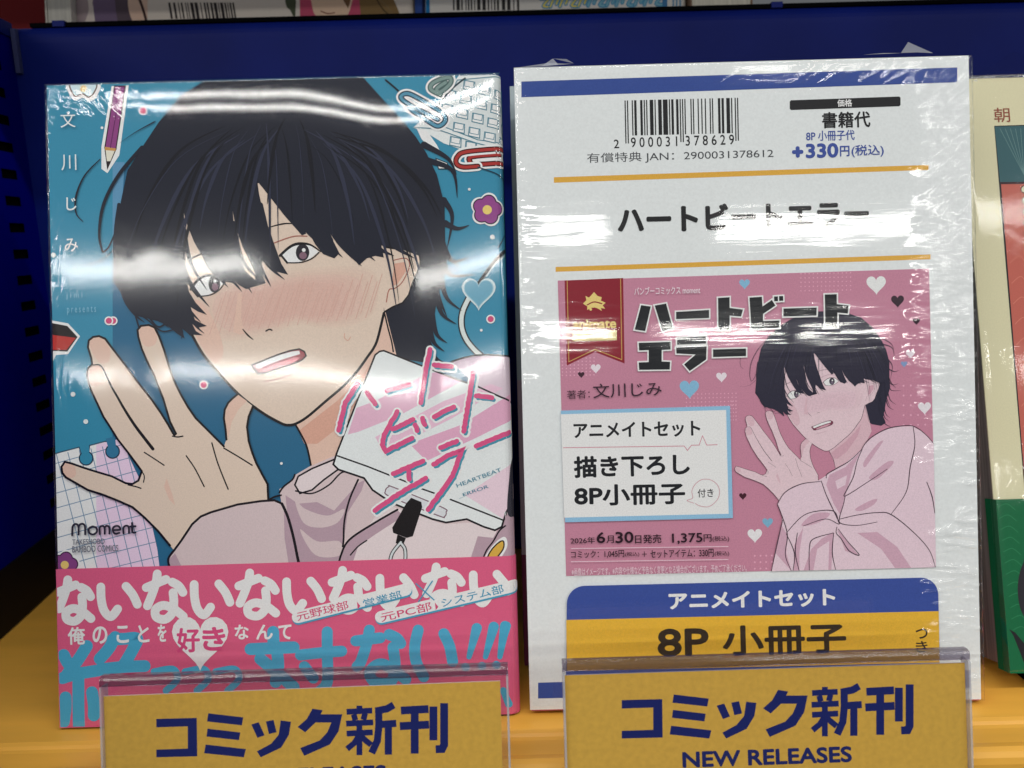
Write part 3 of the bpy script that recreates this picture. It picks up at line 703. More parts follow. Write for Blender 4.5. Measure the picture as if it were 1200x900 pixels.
# pencil
A.poly([(131,101),(151,100),(140,182),(126,203),(119,198),(119,172)], (220,226,224)); A.poly([(134.5,101),(147,101),(136,175),(123,173)], (134,62,122), line=(40,28,34), lw=1.3)
A.poly([(123,173),(136,175),(126,198)], (216,212,196), line=(40,28,34), lw=1.2); A.poly([(123,172),(136,174),(135.5,177),(123,176)], (190,140,80)); A.poly([(124.5,189),(130,189),(126,198)], (40,30,34))
A.stroke([(141,104),(129.5,173)], 1.0, (90,36,84), smooth=False)
# blossom top left
A.poly([(80,98),(116,98),(114,112),(106,119),(97,115),(88,118),(81,110)], (222,228,228), smooth=True); A.poly([(84,98),(112,98),(110,109),(104,114),(97,110),(89,113),(84,107)], (196,214,220), smooth=True, line=(90,62,44), lw=1.4); A.disc(98, 104, 4, (225,196,140))
# keyboard
A.poly([(541,84),(600,84),(604,200),(588,184),(548,178),(520,168),(497,154),(484,150),(512,124)], (216,220,220))
A.poly([(536,94),(600,88),(600,118),(590,168),(560,164),(516,147),(512,140)], (206,212,213), line=(72,124,142), lw=1.2)
kc = (72,124,142)
for j in range(-1, 4):
    for i in range(-1, 4):
        x = 546+i*18-j*4.0; y = 117+i*5.6+j*16.5
        if 520 < x < 606 and 92 < y < 176 and x > 512+abs(y-140)*.5:
            A.poly([(x-6,y-6.5),(x+6.5,y-4),(x+6,y+6.5),(x-7,y+3.5)], (222,226,226), line=kc, lw=1.1); A.poly([(x-5,y-6),(x+5.5,y-4),(x+4.5,y+2.5),(x-5.5,y+.5)], (228,231,231), line=kc, lw=.8)
A.stroke([(484,150),(512,152),(556,167),(592,176)], 1.1, kc)
A.stroke([(452,94),(466,106),(476,118)], 2.2, (26,34,44)); A.stroke([(545,92),(530,104),(514,122)], 2, (40,60,70))
A.poly([(488,150),(500,153),(512,170),(516,178),(505,175),(494,163)], (222,226,226))
A.poly([(511,186),(524,191),(527,198),(514,198)], (222,226,226), line=(40,60,70), lw=1.2)
def clip(pts, rgb, edge):
    A.stroke(pts, 11, (224,229,228)); A.stroke(pts, 6.4, edge); A.stroke(pts, 3.6, rgb)
clip([(516,111),(505,105),(507,98),(520,92),(528,92),(527,99),(516,108),(512,104),(522,97)], (116,140,136), (70,92,92))
clip([(513,140),(482,124),(470,115),(475,110),(486,113),(516,131),(522,141),(514,148),(503,143),(478,126)], (82,140,166), (22,40,58))
clip([(586,181),(553,184),(551,190),(556,193),(590,191)], (164,52,48), (60,18,20)); clip([(592,174),(547,178),(536,184),(535,192),(543,196),(560,195)], (164,52,48), (60,18,20))
A.flower(571,246,17,(140,66,132),(224,196,110),(40,24,44))
A.stroke([(592,294),(580,306),(568,322),(560,334)], 4.4, (28,30,38)); A.stroke([(592,299),(580,310),(570,324)], 2.0, (170,190,196))
A.stroke([(549,350),(542,366),(541,382),(546,397),(556,410),(564,417)], 8, (26,30,36)); A.stroke([(549,350),(542,366),(541,382),(546,397),(556,410),(564,417)], 5, (206,214,212))
A.heart(561,342,40,(198,214,218)); A.heart(561,342,34,(104,160,184), line=(150,186,200), lw=1)
dots([(133,376),(239,451),(168,130),(575,374),(128,376)], 3.6, (196,74,118), (226,226,226))
dots([(63,299),(86,462),(101,494),(577,278)], 2.8, (214,226,230)); dots([(330,543),(550,222),(564,387),(186,110),(120,150)], 1.6, (224,232,234))
A.stroke([(560,196),(580,203),(592,210)], 1.4, (30,60,78)); A.stroke([(592,276),(584,290)], 1.6, (30,60,78))
figure(A, PAL1)
# sweatshirt
A.group('sweatshirt_illustration')
LV, LV2, LV3, LN = (203,184,186), (174,148,160), (216,202,204), (26,20,26)
A.poly([(328,573),(344,562),(347,556),(364,546),(395,533),(440,560),(600,560),(640,640),(640,700),(345,700)], LV)
A.poly([(335,580),(350,590),(372,588),(392,598),(420,566),(428,562),(424,575),(408,600),(404,628),(402,680),(352,680),(341,640)], LV2)
A.poly([(346,585),(358,596),(384,604),(404,596),(396,612),(376,618),(356,612)], LV, smooth=True)
A.poly([(352,620),(372,634),(398,634),(400,650),(370,650)], LV, smooth=True)
A.poly([(346,568),(350,558),(366,549),(395,537),(398,549),(380,562),(366,574),(352,578)], LV3, line=LN, lw=2)
A.stroke([(347,575),(366,578),(386,568),(402,553),(420,556)], 1.8, LN)
A.stroke([(420,562),(410,585),(404,610),(403,632),(402,640)], 2.2, LN)
A.poly([(450,590),(520,614),(560,612),(585,624),(570,660),(470,662),(408,662),(430,620)], LV3)
A.poly([(404,640),(416,626),(440,612),(466,598),(474,604),(440,626),(420,640),(410,670),(400,670)], LV2)
A.stroke([(396,668),(400,650),(410,632),(440,612),(466,597)], 2.4, LN); A.stroke([(411,650),(420,640),(430,633)], 1.6, LN)
A.poly([(560,628),(578,630),(592,604),(612,590),(612,690),(540,690)], LV2)
A.stroke([(563,662),(570,645),(578,634),(585,622),(592,616)], 1.8, LN)
A.poly([(529,424),(545,419),(565,416),(592,417),(620,420),(620,500),(597,474),(560,454)], (206,188,200)); A.poly([(529,424),(545,419),(565,417),(552,430),(540,432)], (178,152,172))
A.stroke([(529,424),(545,419),(565,416),(592,417),(615,420)], 2.2, LN)
# sleeve and cuff in front of the wrist
cuff = [(206,643),(216,630),(226,614),(236,605),(248,600),(279,591),(306,587),(322,586),(331,590),(338,606),(345,632),(352,664),(354,700),(190,700),(201,664),(198,655)]
A.poly(cuff, LV); A.poly([(333,594),(340,610),(347,634),(353,664),(354,700),(344,700),(340,668),(334,630)], LV2)
A.poly([(199,655),(206,648),(214,664),(214,700),(196,700)], LV2)
A.stroke(cuff[2:12], 2.6, LN, smooth=False); A.stroke([(226,614),(214,632),(206,643),(198,655),(201,668)], 2.6, LN); A.stroke([(331,590),(338,606),(345,632),(352,668)], 3.2, LN)
A.stroke([(315,586),(322,582),(330,580)], 2, LN); A.stroke([(328,577),(333,570),(343,562),(346,556)], 2, LN)
# name card and its clip
A.group('name_card_illustration')
card = [(445,412),(450,411),(490,427),(523,440),(560,453),(606,474),(612,560),(593,600),(588,617),(580,621),(567,617),(547,608),(523,612),(507,608),(459,589),(446,580),(437,574),(427,560),(397,550),(391,544),(395,531),(416,477),(440,416)]
A.poly(card, (216,220,223))
A.window = None
A.poly([(418,478),(440,470),(500,438),(512,436),(540,447),(470,486),(420,506),(408,509)], (214,170,192)); A.poly([(440,512),(520,470),(575,450),(589,455),(530,490),(450,530)], (218,180,200))
A.poly([(480,520),(540,498),(598,462),(600,492),(560,512),(500,540)], (212,160,186)); A.poly([(545,580),(604,540),(604,585),(590,608)], (220,196,208)); A.poly([(455,455),(470,446),(484,452),(464,464)], (212,150,180))
A.stroke(card[13:21][::-1]+[], 2.2, LN, smooth=False); A.stroke(card[20:]+card[:6], 2.0, LN, smooth=False); A.stroke(card[6:14], 2.2, LN, smooth=False)
A.stroke([(396,534),(430,546),(478,565)], 1.8, LN, smooth=False); A.stroke([(493,572),(510,578)], 1.8, LN, smooth=False); A.stroke([(528,585),(589,609)], 1.8, LN, smooth=False)
A.poly([(452,575),(456,570),(462,571),(518,594),(523,600),(521,605),(514,604),(458,582)], (206,208,212), smooth=True, line=(120,90,104), lw=1.3)
A.poly([(476,590),(482,583),(494,588),(495,594),(484,628),(477,630),(461,624),(460,618)], (26,22,24)); A.poly([(466,626),(476,630),(472,640),(464,636)], (24,20,22))
A.stroke([(470,635),(460,648),(458,660),(464,668),(474,660),(475,644),(470,636)], 4.6, (40,40,44)); A.stroke([(470,635),(460,648),(458,660),(464,668),(474,660),(475,644),(470,636)], 2.4, (200,206,208))
A.poly([(566,660),(572,646),(583,633),(592,629),(594,640),(588,652),(578,664)], (222,224,222), smooth=True); A.poly([(571,655),(576,644),(585,635),(590,634),(590,642),(584,651),(577,660)], (206,164,70), smooth=True, line=(40,30,30), lw=1.6)
A.poly([(600,540),(596,560),(594,600),(602,606),(612,600),(612,530)], (50,48,58), smooth=True)
# hand-lettered title
A.group('title_lettering')
def zz(p): return [(320+x/3.75, 400+y/3.75) for x, y in p]
ttl = [[(375,185),(318,270),(290,390)],[(415,225),(450,275)],[(500,215),(600,190)],[(690,38),(668,150),(650,270)],[(708,104),(785,112)],[(880,138),(860,260),(838,395)],[(893,238),(962,248)],
       [(545,310),(490,410),(480,455),(498,482),(612,425)],[(528,386),(616,343)],[(625,365),(634,392)],[(656,336),(668,366)],[(708,330),(795,288)],[(738,465),(808,438)],[(708,540),(770,500),(830,478),(790,590),(682,738)],[(893,460),(1035,400)],
       [(530,580),(660,525)],[(598,570),(600,605)],[(448,742),(560,665),(672,600)]]
wob = random.Random(3)
def brush(s):
    p = [Vector(q) for q in zz(s)]; out = []
    for a, b in zip(p[:-1], p[1:]):
        m = max(2, int((b-a).length/2.6))
        for i in range(m):
            c = a.lerp(b, i/m); out.append((c.x+wob.uniform(-.55,.55), c.y+wob.uniform(-.55,.55)))
    out.append(tuple(p[-1])); return out
bs = [brush(s) for s in ttl]
for s in bs: A.stroke([(x+2.4, y+2.6) for x, y in s], 9.6, (224,228,230), smooth=False)
for s in bs: A.stroke(s, 9.6, (226,226,228), smooth=False)
for s in bs: A.stroke([(x+2.2, y+2.6) for x, y in s], 4.6, (66,140,164), smooth=False)
for s in bs: A.stroke(s, 5.6, (206,80,128), smooth=False)
A.text3('HEARTBEAT', (536,571), (588,552), 4.6, (64,128,150), 0.0); A.text3('_ERROR', (538,584), (573,572), 4.6, (64,128,150), 0.0)
A.group('author_lettering')
WH = (214,228,232)
A.text('文', 72, 132, 90, 150, WH); A.text('川', 73, 182, 91, 200, WH); A.text('じ', 79, 232, 91, 247, WH, .01); A.text('み', 77, 280, 93, 295, WH, .01)
PB = (120,176,198)
A.text('f u m i k a w a', 79, 329, 123, 338, PB); A.text('j i m i', 79, 343, 98, 351, PB); A.text('p r e s e n t s', 80, 360, 114, 368.5, PB)
A.group('imprint_lettering')
DK = (38,36,44)
for q in ([(86,627),(86.4,617.5),(88.6,614),(91.6,614),(93.4,617),(93.4,626)],[(93.4,617),(95.4,614),(98.8,613.6),(101,616.6),(101.2,625.6)],[(110,616.4),(114.4,618.4),(114.6,623),(110.6,625.8),(106,624),(105.6,619),(110,616.4)],[(118.4,625.4),(118.2,618),(121,616),(123.8,617.8),(124,625)],[(123.8,617.8),(126.2,615.8),(129.2,617.4),(129.6,624.8)],
          [(134,620.8),(142,620.2),(140.8,616.8),(137.4,615.8),(134,618),(133.8,622.2),(136.4,625),(141,624)],[(146,624.6),(146,618),(149,615.6),(152,617.2),(152.4,624.2)],[(156,612.4),(156.2,621.4),(157.2,623.6),(160,623.6)],[(154,616.6),(160,616.2)]):
    A.stroke(q, 2.3, (44,40,52))
A.text('TAKESHOBO', 86, 631.5, 124, 637, (110,112,122), 0.01); A.text('BAMBOO COMICS', 86, 639.5, 140, 645.5, (110,112,122), 0.01)
cover_h = A.h
parts1 = A.build()

# pink paper band (obi), wrapped round the lower part of the book
ob_top_l, ob_top_r = A.at(68, 666.5)[1], A.at(602, 650.5)[1]
BH = cover_h+0.00008
B = Art(book, (-W/2+1e-5, W/2+0.004, 0.0003, (ob_top_l+ob_top_r)/2), bend=(W/2-0.0023, 0.0023), h0=BH)
obz = (ob_top_l+ob_top_r)/2
obi_pts = [(-W/2-0.0002, -BH)]+[(W/2-0.0023+(0.0023+BH)*math.sin(a), 0.0023-(0.0023+BH)*math.cos(a)) for a in [math.pi/2*k/6 for k in range(7)]]+[(W/2+BH, T-0.001)]
V = [(x, y, z) for z in (0.0001, obz) for x, y in obi_pts]; n = len(obi_pts)
band = mesh_obj('paper_band', V, [(j, j+1, n+j+1, n+j) for j in range(n-1)], ink((208,90,126)), book)
B.h = BH+1e-5
B.group('large_lettering')
OW, OT = (226,226,228), (72,160,194)
ob_t = [[(255,455),(270,485),(300,520)],[(345,420),(310,475),(268,530)],[(250,545),(300,530),(390,515)],[(312,530),(312,640),(314,735)],[(262,620),(262,660),(255,715)],[(365,600),(372,650),(372,690)],
        [(455,385),(430,430),(395,470)],[(445,395),(490,392),(540,392),(520,440),(485,500)],[(395,512),(480,502),(570,498)]]
for s in ob_t: B.stroke([(x/3.333, 630+y/3.333) for x, y in s], 14.0, OT, n=8)
for s in [[(1070,365),(1072,420)],[(982,432),(1150,425)],[(1085,440),(1090,500),(1080,560)],[(1020,470),(1080,520),(1150,580)]]: B.stroke([(x/3.333, 630+y/3.333) for x, y in s], 14, OT)
for s in [[(110,455),(190,446),(270,440)],[(214,365),(214,450),(214,560),(180,600)],[(125,500),(160,545)],
          [(325,400),(420,388)],[(378,358),(368,410),(345,480),(330,500)],[(455,375),(485,390),(500,410)],[(470,425),(478,500),(460,560),(400,560),(380,520),(430,490),(520,550)],
          [(568,358),(555,420),(560,480),(590,540)],[(668,372),(690,420),(702,480)]]:
    B.stroke([(320+x/3.333, 630+y/3.333) for x, y in s], 13.0, OT, n=8)
for a, b in (((796,350),(766,462)),((862,345),(830,462)),((906,342),(886,462))): B.stroke([(320+a[0]/3.333, 630+a[1]/3.333), (320+b[0]/3.333, 630+b[1]/3.333)], 10.5, OT, taper=(1.15, .6))
for x, y in ((752,502),(816,498),(872,494)): B.disc(320+x/3.333, 630+y/3.333, 5, OT)
B.stroke([(590,808),(596,824)], 8, OT)
for x in (182, 218, 254): B.stroke([(x,786),(x+22,783),(x+27,795),(x+14,808)], 8, OT)
kx = [(69,678,110,729),(172,671,218,727),(280,670,326,723),(389,667,433,716),(498,663,543,710)]
ix = [(117,683,166,724),(226,680,274,722),(334,677,381,717),(443,673,489,712),(552,669,598,708)]
B.inkargs = {}
for q in kx: kana(B, NA, *q, 10.2, OW)
for q in ix: kana(B, I_, *q, 10.2, OW)
B.group('slogan_lettering')
for ch, a, b in (('俺',81,102),('の',110,128),('こ',138,153),('と',163,177),('を',186,197)):
    B.text(ch, a, 734-(a-81)*.03, b, 754-(a-81)*.03, OW, .022)
B.heart(236, 748, 66, OW)
B.text('好', 208, 735, 236, 763, (204,74,122), .025); B.text('き', 238, 734, 266, 761, (204,74,122), .03)
for ch, a, b in (('な',276,293),('ん',301,321),('て',327,343)): B.text(ch, a, 731, b, 748, OW, .025)
def pill(a, b, hgt, cut=False):
    a = Vector(a); b = Vector(b); d = (b-a).normalized(); nn = Vector((-d.y, d.x))
    for off, rgb in ((2.2, (70,150,182)), (0, (226,228,230))):
        o = nn*off
        B.stroke([tuple(a+o), tuple(b+o)], hgt, rgb, smooth=False)
pill((350,722), (476,690), 14); pill((447,722), (600,686), 14)
B.text3('元野球部', (350,727), (410,712.5), 10.5, (200,70,112), .008); B.poly([(419,704),(423,709),(420,713)], (200,70,112)); B.text3('営業部', (428,712), (472,700.5), 10.5, (66,144,176), .008)
B.text3('元PC部', (448,728), (507,714), 10.5, (200,70,112), .008); B.poly([(510,705),(514,710),(511,714)], (200,70,112)); B.text3('システム部', (519,711), (591,693.5), 10.5, (66,144,176), .008)
B.stroke([(488,683),(509,702)], 1.4, (70,150,182), smooth=False); B.stroke([(507,680),(491,704)], 1.4, (70,150,182), smooth=False)
B.build(band)
print('heights', cover_h, B.h)

def film_left(N, v, x, z):
    low = N.noise(v, 22, (1, 1, 1.3), 1.0)
    fine = N.noise(v, 900, (0.6, 1, 1), 2.0)
    edge = N.ramp(x, -0.058, -0.063); corner = N.math('MULTIPLY', N.ramp(x, -0.035, -0.06), N.ramp(z, 0.158, 0.176))
    crk = N.noise(v, 160, (1, 1, 0.45), 3.0, 0.6, rot=0.7)
    crk2 = N.noise(v, 300, (2.2, 1, 0.4), 2.0, 0.4)
    blot = N.math('MULTIPLY', N.ramp(N.noise(v, 45, (1, 1, 1), 1.0), 0.52, 0.66), N.ramp(x, -0.02, -0.05))
    h = N.math('MULTIPLY', low, 0.00004)
    # slow ripples across the width: they bend the mirrored tubes up and down
    wav = N.math('SUBTRACT', N.noise(v, 17, (1, 0.001, 0.001), 0.0), 0.5); wav2 = N.math('SUBTRACT', N.noise(v, 60, (1, 0.001, 0.3), 1.0), 0.5)
    h = N.math('ADD', h, N.math('MULTIPLY', N.math('SUBTRACT', z, 0.171), N.math('ADD', N.math('MULTIPLY', wav, 0.085), N.math('MULTIPLY', wav2, 0.0030))))
    h = N.math('ADD', h, N.math('MULTIPLY', fine, N.ramp(z, 0.145, 0.160, 2.2e-6, 2.5e-7)))
    h = N.math('ADD', h, N.math('MULTIPLY', N.math('MULTIPLY', crk, corner), 0.00030))
    h = N.math('ADD', h, N.math('MULTIPLY', N.math('MULTIPLY', crk2, edge), 0.00016))
    h = N.math('ADD', h, N.math('MULTIPLY', N.math('MULTIPLY', crk, blot), 0.00006))
    return h
fl = film('shrink_film_smooth', film_left, lambda N, v, x, z: N.ramp(z, 0.145, 0.162, 0.082, 0.036))
film_sheet(book, -W/2-0.0003, W/2-0.0002, 0.0005, H+0.0003, -(B.h+0.0003), fl, depth=0.003)
# ------------------------------------------------------------------ film-wrapped set on the right
X, Z = rot_basis(10.44, -0.23)
pack = thing('wrapped_book', 'shrink-wrapped comic set behind a white price sheet with barcode and pink picture', 'comic book', (0.0669, 0.1960, 0.0010), X, Z)
W2, H2, T2 = 0.1283, 0.182, 0.019
SW = 0.1276
PAGE_W = ink((216,220,223), 0.035, 1500, 0.6, 0.2)
c2 = book_block(pack, W2, H2-0.001, T2, [ink((204,84,126)), ink((70,150,182)), ink((196,180,190)), ink((150,160,165))], [(0.012, 0), (0.018, 1), (0.026, 0), (0.09, 2), (H2-0.001, 3)], WHITE_PAGES)
c2.location = (0.0004, 0.0004, 0)
for o in pack.children:
    if o.name.startswith('page_block'): o.location = (0.0004, 0.0004, 0)
sheet = box_obj('price_sheet', (-SW/2-0.0004, SW/2-0.0004, -0.0003, -0.00002, 0.0006, H2), PAGE_W, pack)
S = Art(pack, (-SW/2-0.0004, SW/2-0.0004, 0.0006, H2), h0=0.0003+1e-5)
S.inkargs = dict(grain=0.07, scale=2600.0)
BK, NV, GD = (36,36,38), (52,74,142), (212,162,66)
S.group('header_bar'); S.poly([(611,96),(1121,79.5),(1121,97),(611,114.5)], NV)
S.group('gold_rule'); S.poly([(649,208),(1087.5,193.6),(1087.5,199.4),(649,214.5)], GD)
S.group('gold_rule#2'); S.poly([(651,313),(1089.7,298.3),(1089.8,304),(651,318.7)], GD)
S.group('footer_bar'); S.poly([(630.5,799.5),(1136,784.5),(1136,806),(630.5,818)], (58,78,150))
S.group('barcode')
code_bars(S, '2900031378629', (731.6,118.2), (864.6,115), 41, 50, BK)
S.text('2', 719, 164, 725.5, 174, BK, .008); S.text('9 0 0 0 3 1', 739, 161.5, 793.5, 171.8, BK, .008); S.text('3 7 8 6 2 9', 803, 159.5, 860, 169.8, BK, .008)
S.text3('有償特典 JAN：2900031378612', (688,193), (906,187), 13, (70,72,76))
S.group('price_lettering')
S.poly([(926.5,118.0),(1053,113.6),(1054.6,115),(1054.6,123.5),(1053,125),(926.5,129.4),(925,128),(925,119.4)], BK)
S.text('価格', 980.5, 117, 998, 125.3, (222,224,226), .02)
S.text('書籍代', 962.5, 132, 1019.5, 149.5, BK, .02)
S.text('8P 小冊子代', 944, 154, 1001, 164.5, (66,84,150), .014)
S.text('+', 927.5, 172, 941, 185, (62,80,150), .05); S.text('330', 943.5, 168.8, 982, 185, (62,80,150), .035)
S.text('円', 983.5, 171.5, 995, 183.5, (62,80,150), .02); S.text('(税込)', 997, 170.5, 1035, 184, (62,80,150), .012)
S.group('title_lettering')
S.text('ハートビートエラー', 723, 242, 1018, 266, BK, .038)
S.group('set_picture')
PK = (187,127,149)
S.poly([(653.5,329),(1087.8,315),(1096,664),(663.3,674.6)], PK)
pw = [S.at(*p) for p in ((653.5,329),(1087.8,315),(1096,664),(663.3,674.6))]
S.window = (min(pw[0][0],pw[3][0]), (pw[1][0]+pw[2][0])/2, (pw[2][1]+pw[3][1])/2, (pw[0][1]+pw[1][1])/2)
def half(x0, y0, x1, y1, nx, ny, r):
    for i in range(nx):
        for j in range(ny):
            S.disc(x0+(x1-x0)*i/(nx-1), y0+(y1-y0)*j/(ny-1)-(x1-x0)*i/(nx-1)*.02, r, (214,160,182), n=6); S.h -= S.STEP
    S.h += S.STEP
half(938, 321, 996, 341, 13, 5, 0.8); half(659, 420, 696, 440, 9, 6, 0.9); half(804, 462, 862, 476, 14, 4, 0.8); half(856, 470, 862, 492, 3, 6, 0.8); half(1058, 452, 1092, 498, 5, 5, 1.2); half(884, 651, 904, 666, 4, 3, 1.2)
for x, y, r, c in ((807.5,455,24,(128,176,206)),(698,431.5,12,(222,210,218)),(681,439,8,(60,34,46)),(845,441.5,13,(222,210,218)),(872,332.5,13,(128,176,206)),(1026,333,24,(220,222,226)),(1051,352.5,16,(56,40,50)),(1073,376.5,9,(56,40,50)),(1066,414.5,11,(222,210,218)),(1082.5,477.5,16,(222,214,220)),(1058.6,426.5,8,(128,150,190)),(870,581,9,(66,30,42)),(899,611.8,13,(120,168,196)),(884,626.5,18,(224,218,222))):
    S.heart(x, y, r/1.05, c, rot=-.03)
# ribbon and emblem
S.group('set_ribbon')
S.poly([(661.5,329),(730,326),(731.7,426),(697,412.5),(664,428.5)], (132,32,46)); 
for q in ([(664.5,329),(666.5,424),(697,409.5),(728.5,421.5),(727,327)],): S.stroke(q, 0.9, (190,150,84), smooth=False)
E1 = (222,196,120)
S.poly([(683,356),(687,352),(686,347),(690,349),(696,342.5),(700,347),(705,348.5),(704,352.5),(709.5,355),(706,358),(709,362),(704,361),(705,364.5),(700,361.5),(697,360.5),(692,361),(688,363.5),(688,359)], E1)
S.stroke([(688,357.5),(696,354),(705,356)], 1.4, (132,32,46)); S.disc(692, 362.6, 1.6, E1)
S.text('animate', 671, 375, 722, 384.5, E1, .03)
S.poly([(671,388.5),(722.5,387),(722.5,398.5),(671,400)], (226,206,150)); S.text('セット', 688, 389.5, 708, 397.5, (90,60,44), .008)
# figure in the picture
S.tf = lambda x, y: (966+(x-335)*.404, 528+(y-497)*.404)
figure(S, PAL2, k=0.42, full=True)
S.tf = None
S.group('figure_illustration')
Q, Q2, Q3, QL = (216,192,204), (196,158,176), (222,204,212), (70,54,66)
def z4(p): return [(840+x/4.286, 470+y/4.286) for x, y in p]
S.poly(z4([(545,372),(580,345),(640,310),(725,240),(740,215),(770,185),(830,145),(900,128),(975,125),(1030,155),(1080,205),(1110,260),(1120,860),(265,870),(285,770),(318,640),(325,580),(300,515),(320,480),(360,440),(420,415),(500,400)]), Q)
S.poly(z4([(560,370),(640,330),(715,255),(680,330),(650,440),(640,480),(615,570),(580,510),(545,420)]), Q2); S.poly(z4([(590,400),(650,370),(640,420),(600,440)]), Q)
S.poly(z4([(735,300),(800,215),(830,200),(790,260),(740,330)]), Q2, smooth=True); S.poly(z4([(760,380),(840,310),(880,300),(870,325),(800,390)]), Q2, smooth=True); S.poly(z4([(690,540),(760,500),(800,490),(780,520),(720,550)]), Q2, smooth=True)
S.poly(z4([(700,660),(800,655),(900,730),(980,850),(900,850),(820,740)]), Q2); S.poly(z4([(420,620),(480,565),(560,560),(540,590),(470,620)]), Q2, smooth=True); S.poly(z4([(470,740),(520,690),(580,655),(570,850),(430,850)]), Q2); S.poly(z4([(500,740),(560,700),(555,850),(480,850)]), Q)
S.poly(z4([(600,640),(650,700),(705,770),(640,750)]), Q2); S.poly(z4([(380,860),(385,720),(430,630),(410,760),(410,860)]), Q2); S.poly(z4([(320,620),(350,670),(345,760),(370,850),(290,760)]), Q2)
for q in ([(545,385),(550,365),(600,335),(660,300),(720,245)],[(725,240),(700,300),(680,380),(650,440),(640,475),(760,400),(850,340)],[(640,475),(630,520),(612,580),(618,612),(700,622),(800,605)],[(720,245),(745,205),(780,175),(840,142),(900,127),(980,125),(1040,165),(1085,215)],[(980,130),(988,220),(965,330),(945,455),(870,565)],[(615,590),(700,570),(800,558),(870,568),(980,655),(1060,745),(1092,835)],[(520,400),(545,470),(580,545),(605,600)],
          [(345,660),(420,580),(490,552),(580,550),(605,600),(605,615),(540,590),(430,625)],[(300,515),(325,580),(350,670),(340,770),(370,850)],[(300,515),(340,455),(420,415),(515,402)],[(328,590),(300,710),(268,860)],[(345,665),(385,760),(378,850)],[(598,630),(595,660),(620,690),(660,750),(710,770),(650,700),(605,640)],[(580,660),(480,690),(460,740),(460,850)],[(400,660),(390,760),(412,860)],[(1048,405),(1075,480),(1088,560)],[(582,660),(575,760),(592,845)]):
    S.stroke(z4(q), 1.1, QL, taper=(.7, 1.1, .6))
S.group('banner_title_lettering')
def zl(p): return [(640+x/4.286, 300+y/4.286) for x, y in p]
def zr(p): return [(840+x/4.286, 300+y/4.286) for x, y in p]
tp = [zl(q) for q in ([(475,248),(523,255),(495,378),(443,370)],[(543,250),(600,240),(633,362),(583,378)],[(650,282),(815,272),(815,312),(650,318)],[(860,212),(918,208),(918,262),(985,270),(975,305),(918,300),(918,372),(862,374)],
      [(463,437),(622,432),(622,470),(578,472),(578,530),(620,532),(618,570),(465,572),(463,535),(513,533),(513,473),(465,475)],[(655,412),(800,404),(800,440),(655,446)],[(650,460),(803,455),(800,520),(718,578),(690,545),(748,495),(652,490)],[(835,470),(1000,465),(1000,503),(835,508)])]
tp += [zr(q) for q in ([(160,210),(222,206),(225,255),(272,222),(290,250),(228,292),(228,328),(310,325),(308,362),(170,370)],[(283,205),(302,204),(303,228),(284,229)],[(308,203),(328,202),(329,226),(309,227)],[(330,265),(497,260),(495,300),(330,305)],[(537,195),(597,193),(597,243),(657,250),(652,290),(600,285),(600,360),(540,362)])]
S.window = None
for q in tp: S.poly(q, (226,224,228)); S.uvstroke([S.at(*a) for a in q], 3.4*S.pxm(), (226,224,228), closed=True, smooth=False)
for q in tp: S.poly(q, (30,32,36))
S.text('バンブーコミックス moment', 742.7, 337, 820, 344.5, (222,206,214), .01)
S.text3('著者：', (664.5,467.5), (691,466.5), 10, (60,36,50)); S.text3('文川じみ', (695,466.8), (775,463.5), 17, (54,34,48), .004)
S.group('set_description')
S.poly([(657,481),(854.7,475.5),(858,606.5),(662,611.5)], (138,182,212)); S.poly([(657,485.3),(850,480.3),(853,601.5),(661,606)], (224,227,230))
S.text3('アニメイトセット', (672,514), (820,511), 18.5, (34,34,38), .026)
S.stroke([(660,524.4),(801,522.4),(805,527.6),(809.5,521.5),(818.5,521.3),(822.5,510.4),(827.3,521.3),(839.6,520.8)], 0.9, (196,130,146), smooth=False)
S.text3('描き下ろし', (672.5,560), (808,556), 25.5, (30,31,35), .032); S.text3('8P小冊子', (673,593), (802.5,590), 25, (30,31,35), .030)
S.stroke([(812,589),(804.5,586),(811,583),(810,575),(814,567),(822,561.5),(832,562),(840,568),(842.4,577),(839,586),(830,593),(820,592.5),(814,589.5)], 0.8, (196,150,160))
S.text('付き', 816.6, 572.4, 835.4, 582, (40,36,42), .008)
D2 = (40,20,32)
S.text('2026年', 668.3, 629, 697, 636.2, D2, .006); S.text('6', 698.6, 623, 709, 635.6, D2, .02); S.text('月', 710, 627, 719, 635.8, D2, .008); S.text('30', 720.5, 622.6, 742, 635.4, D2, .02)
S.text('日発売', 743.5, 626, 774.5, 635.6, D2, .012); S.text('1,375', 786.7, 624.4, 822.5, 636.2, D2, .016); S.text('円', 823.6, 625.6, 833, 634, D2, .01); S.text('(税込)', 834, 627.5, 853.6, 634, D2, .004)
S.stroke([(669,642),(852.3,639.6)], 0.8, (224,196,208), smooth=False); S.stroke([(669,657.4),(852.3,654.8)], 0.8, (224,196,208), smooth=False)
S.text('コミック：1,045円', 668.8, 645, 731, 652.4, D2, .008); S.text('(税込)', 732, 646, 748.5, 651.6, D2, .004); S.text('＋', 751.5, 645.5, 757.5, 651.5, D2, .012); S.text('セットアイテム：330円', 761.5, 644, 835.5, 651.6, D2, .008); S.text('(税込)', 836.5, 645, 853.5, 650.8, D2, .004)
S.text('※画像はイメージです。※内容や仕様など予告なく変更となる場合がございます。予めご了承ください。', 669.5, 664.6, 874, 669.2, (222,196,208), .004)
S.group('set_panel')
def arc(cx, cy, r, a0, a1): return [(cx+r*math.cos(math.radians(a0+(a1-a0)*k/8)), cy+r*math.sin(math.radians(a0+(a1-a0)*k/8))) for k in range(9)]
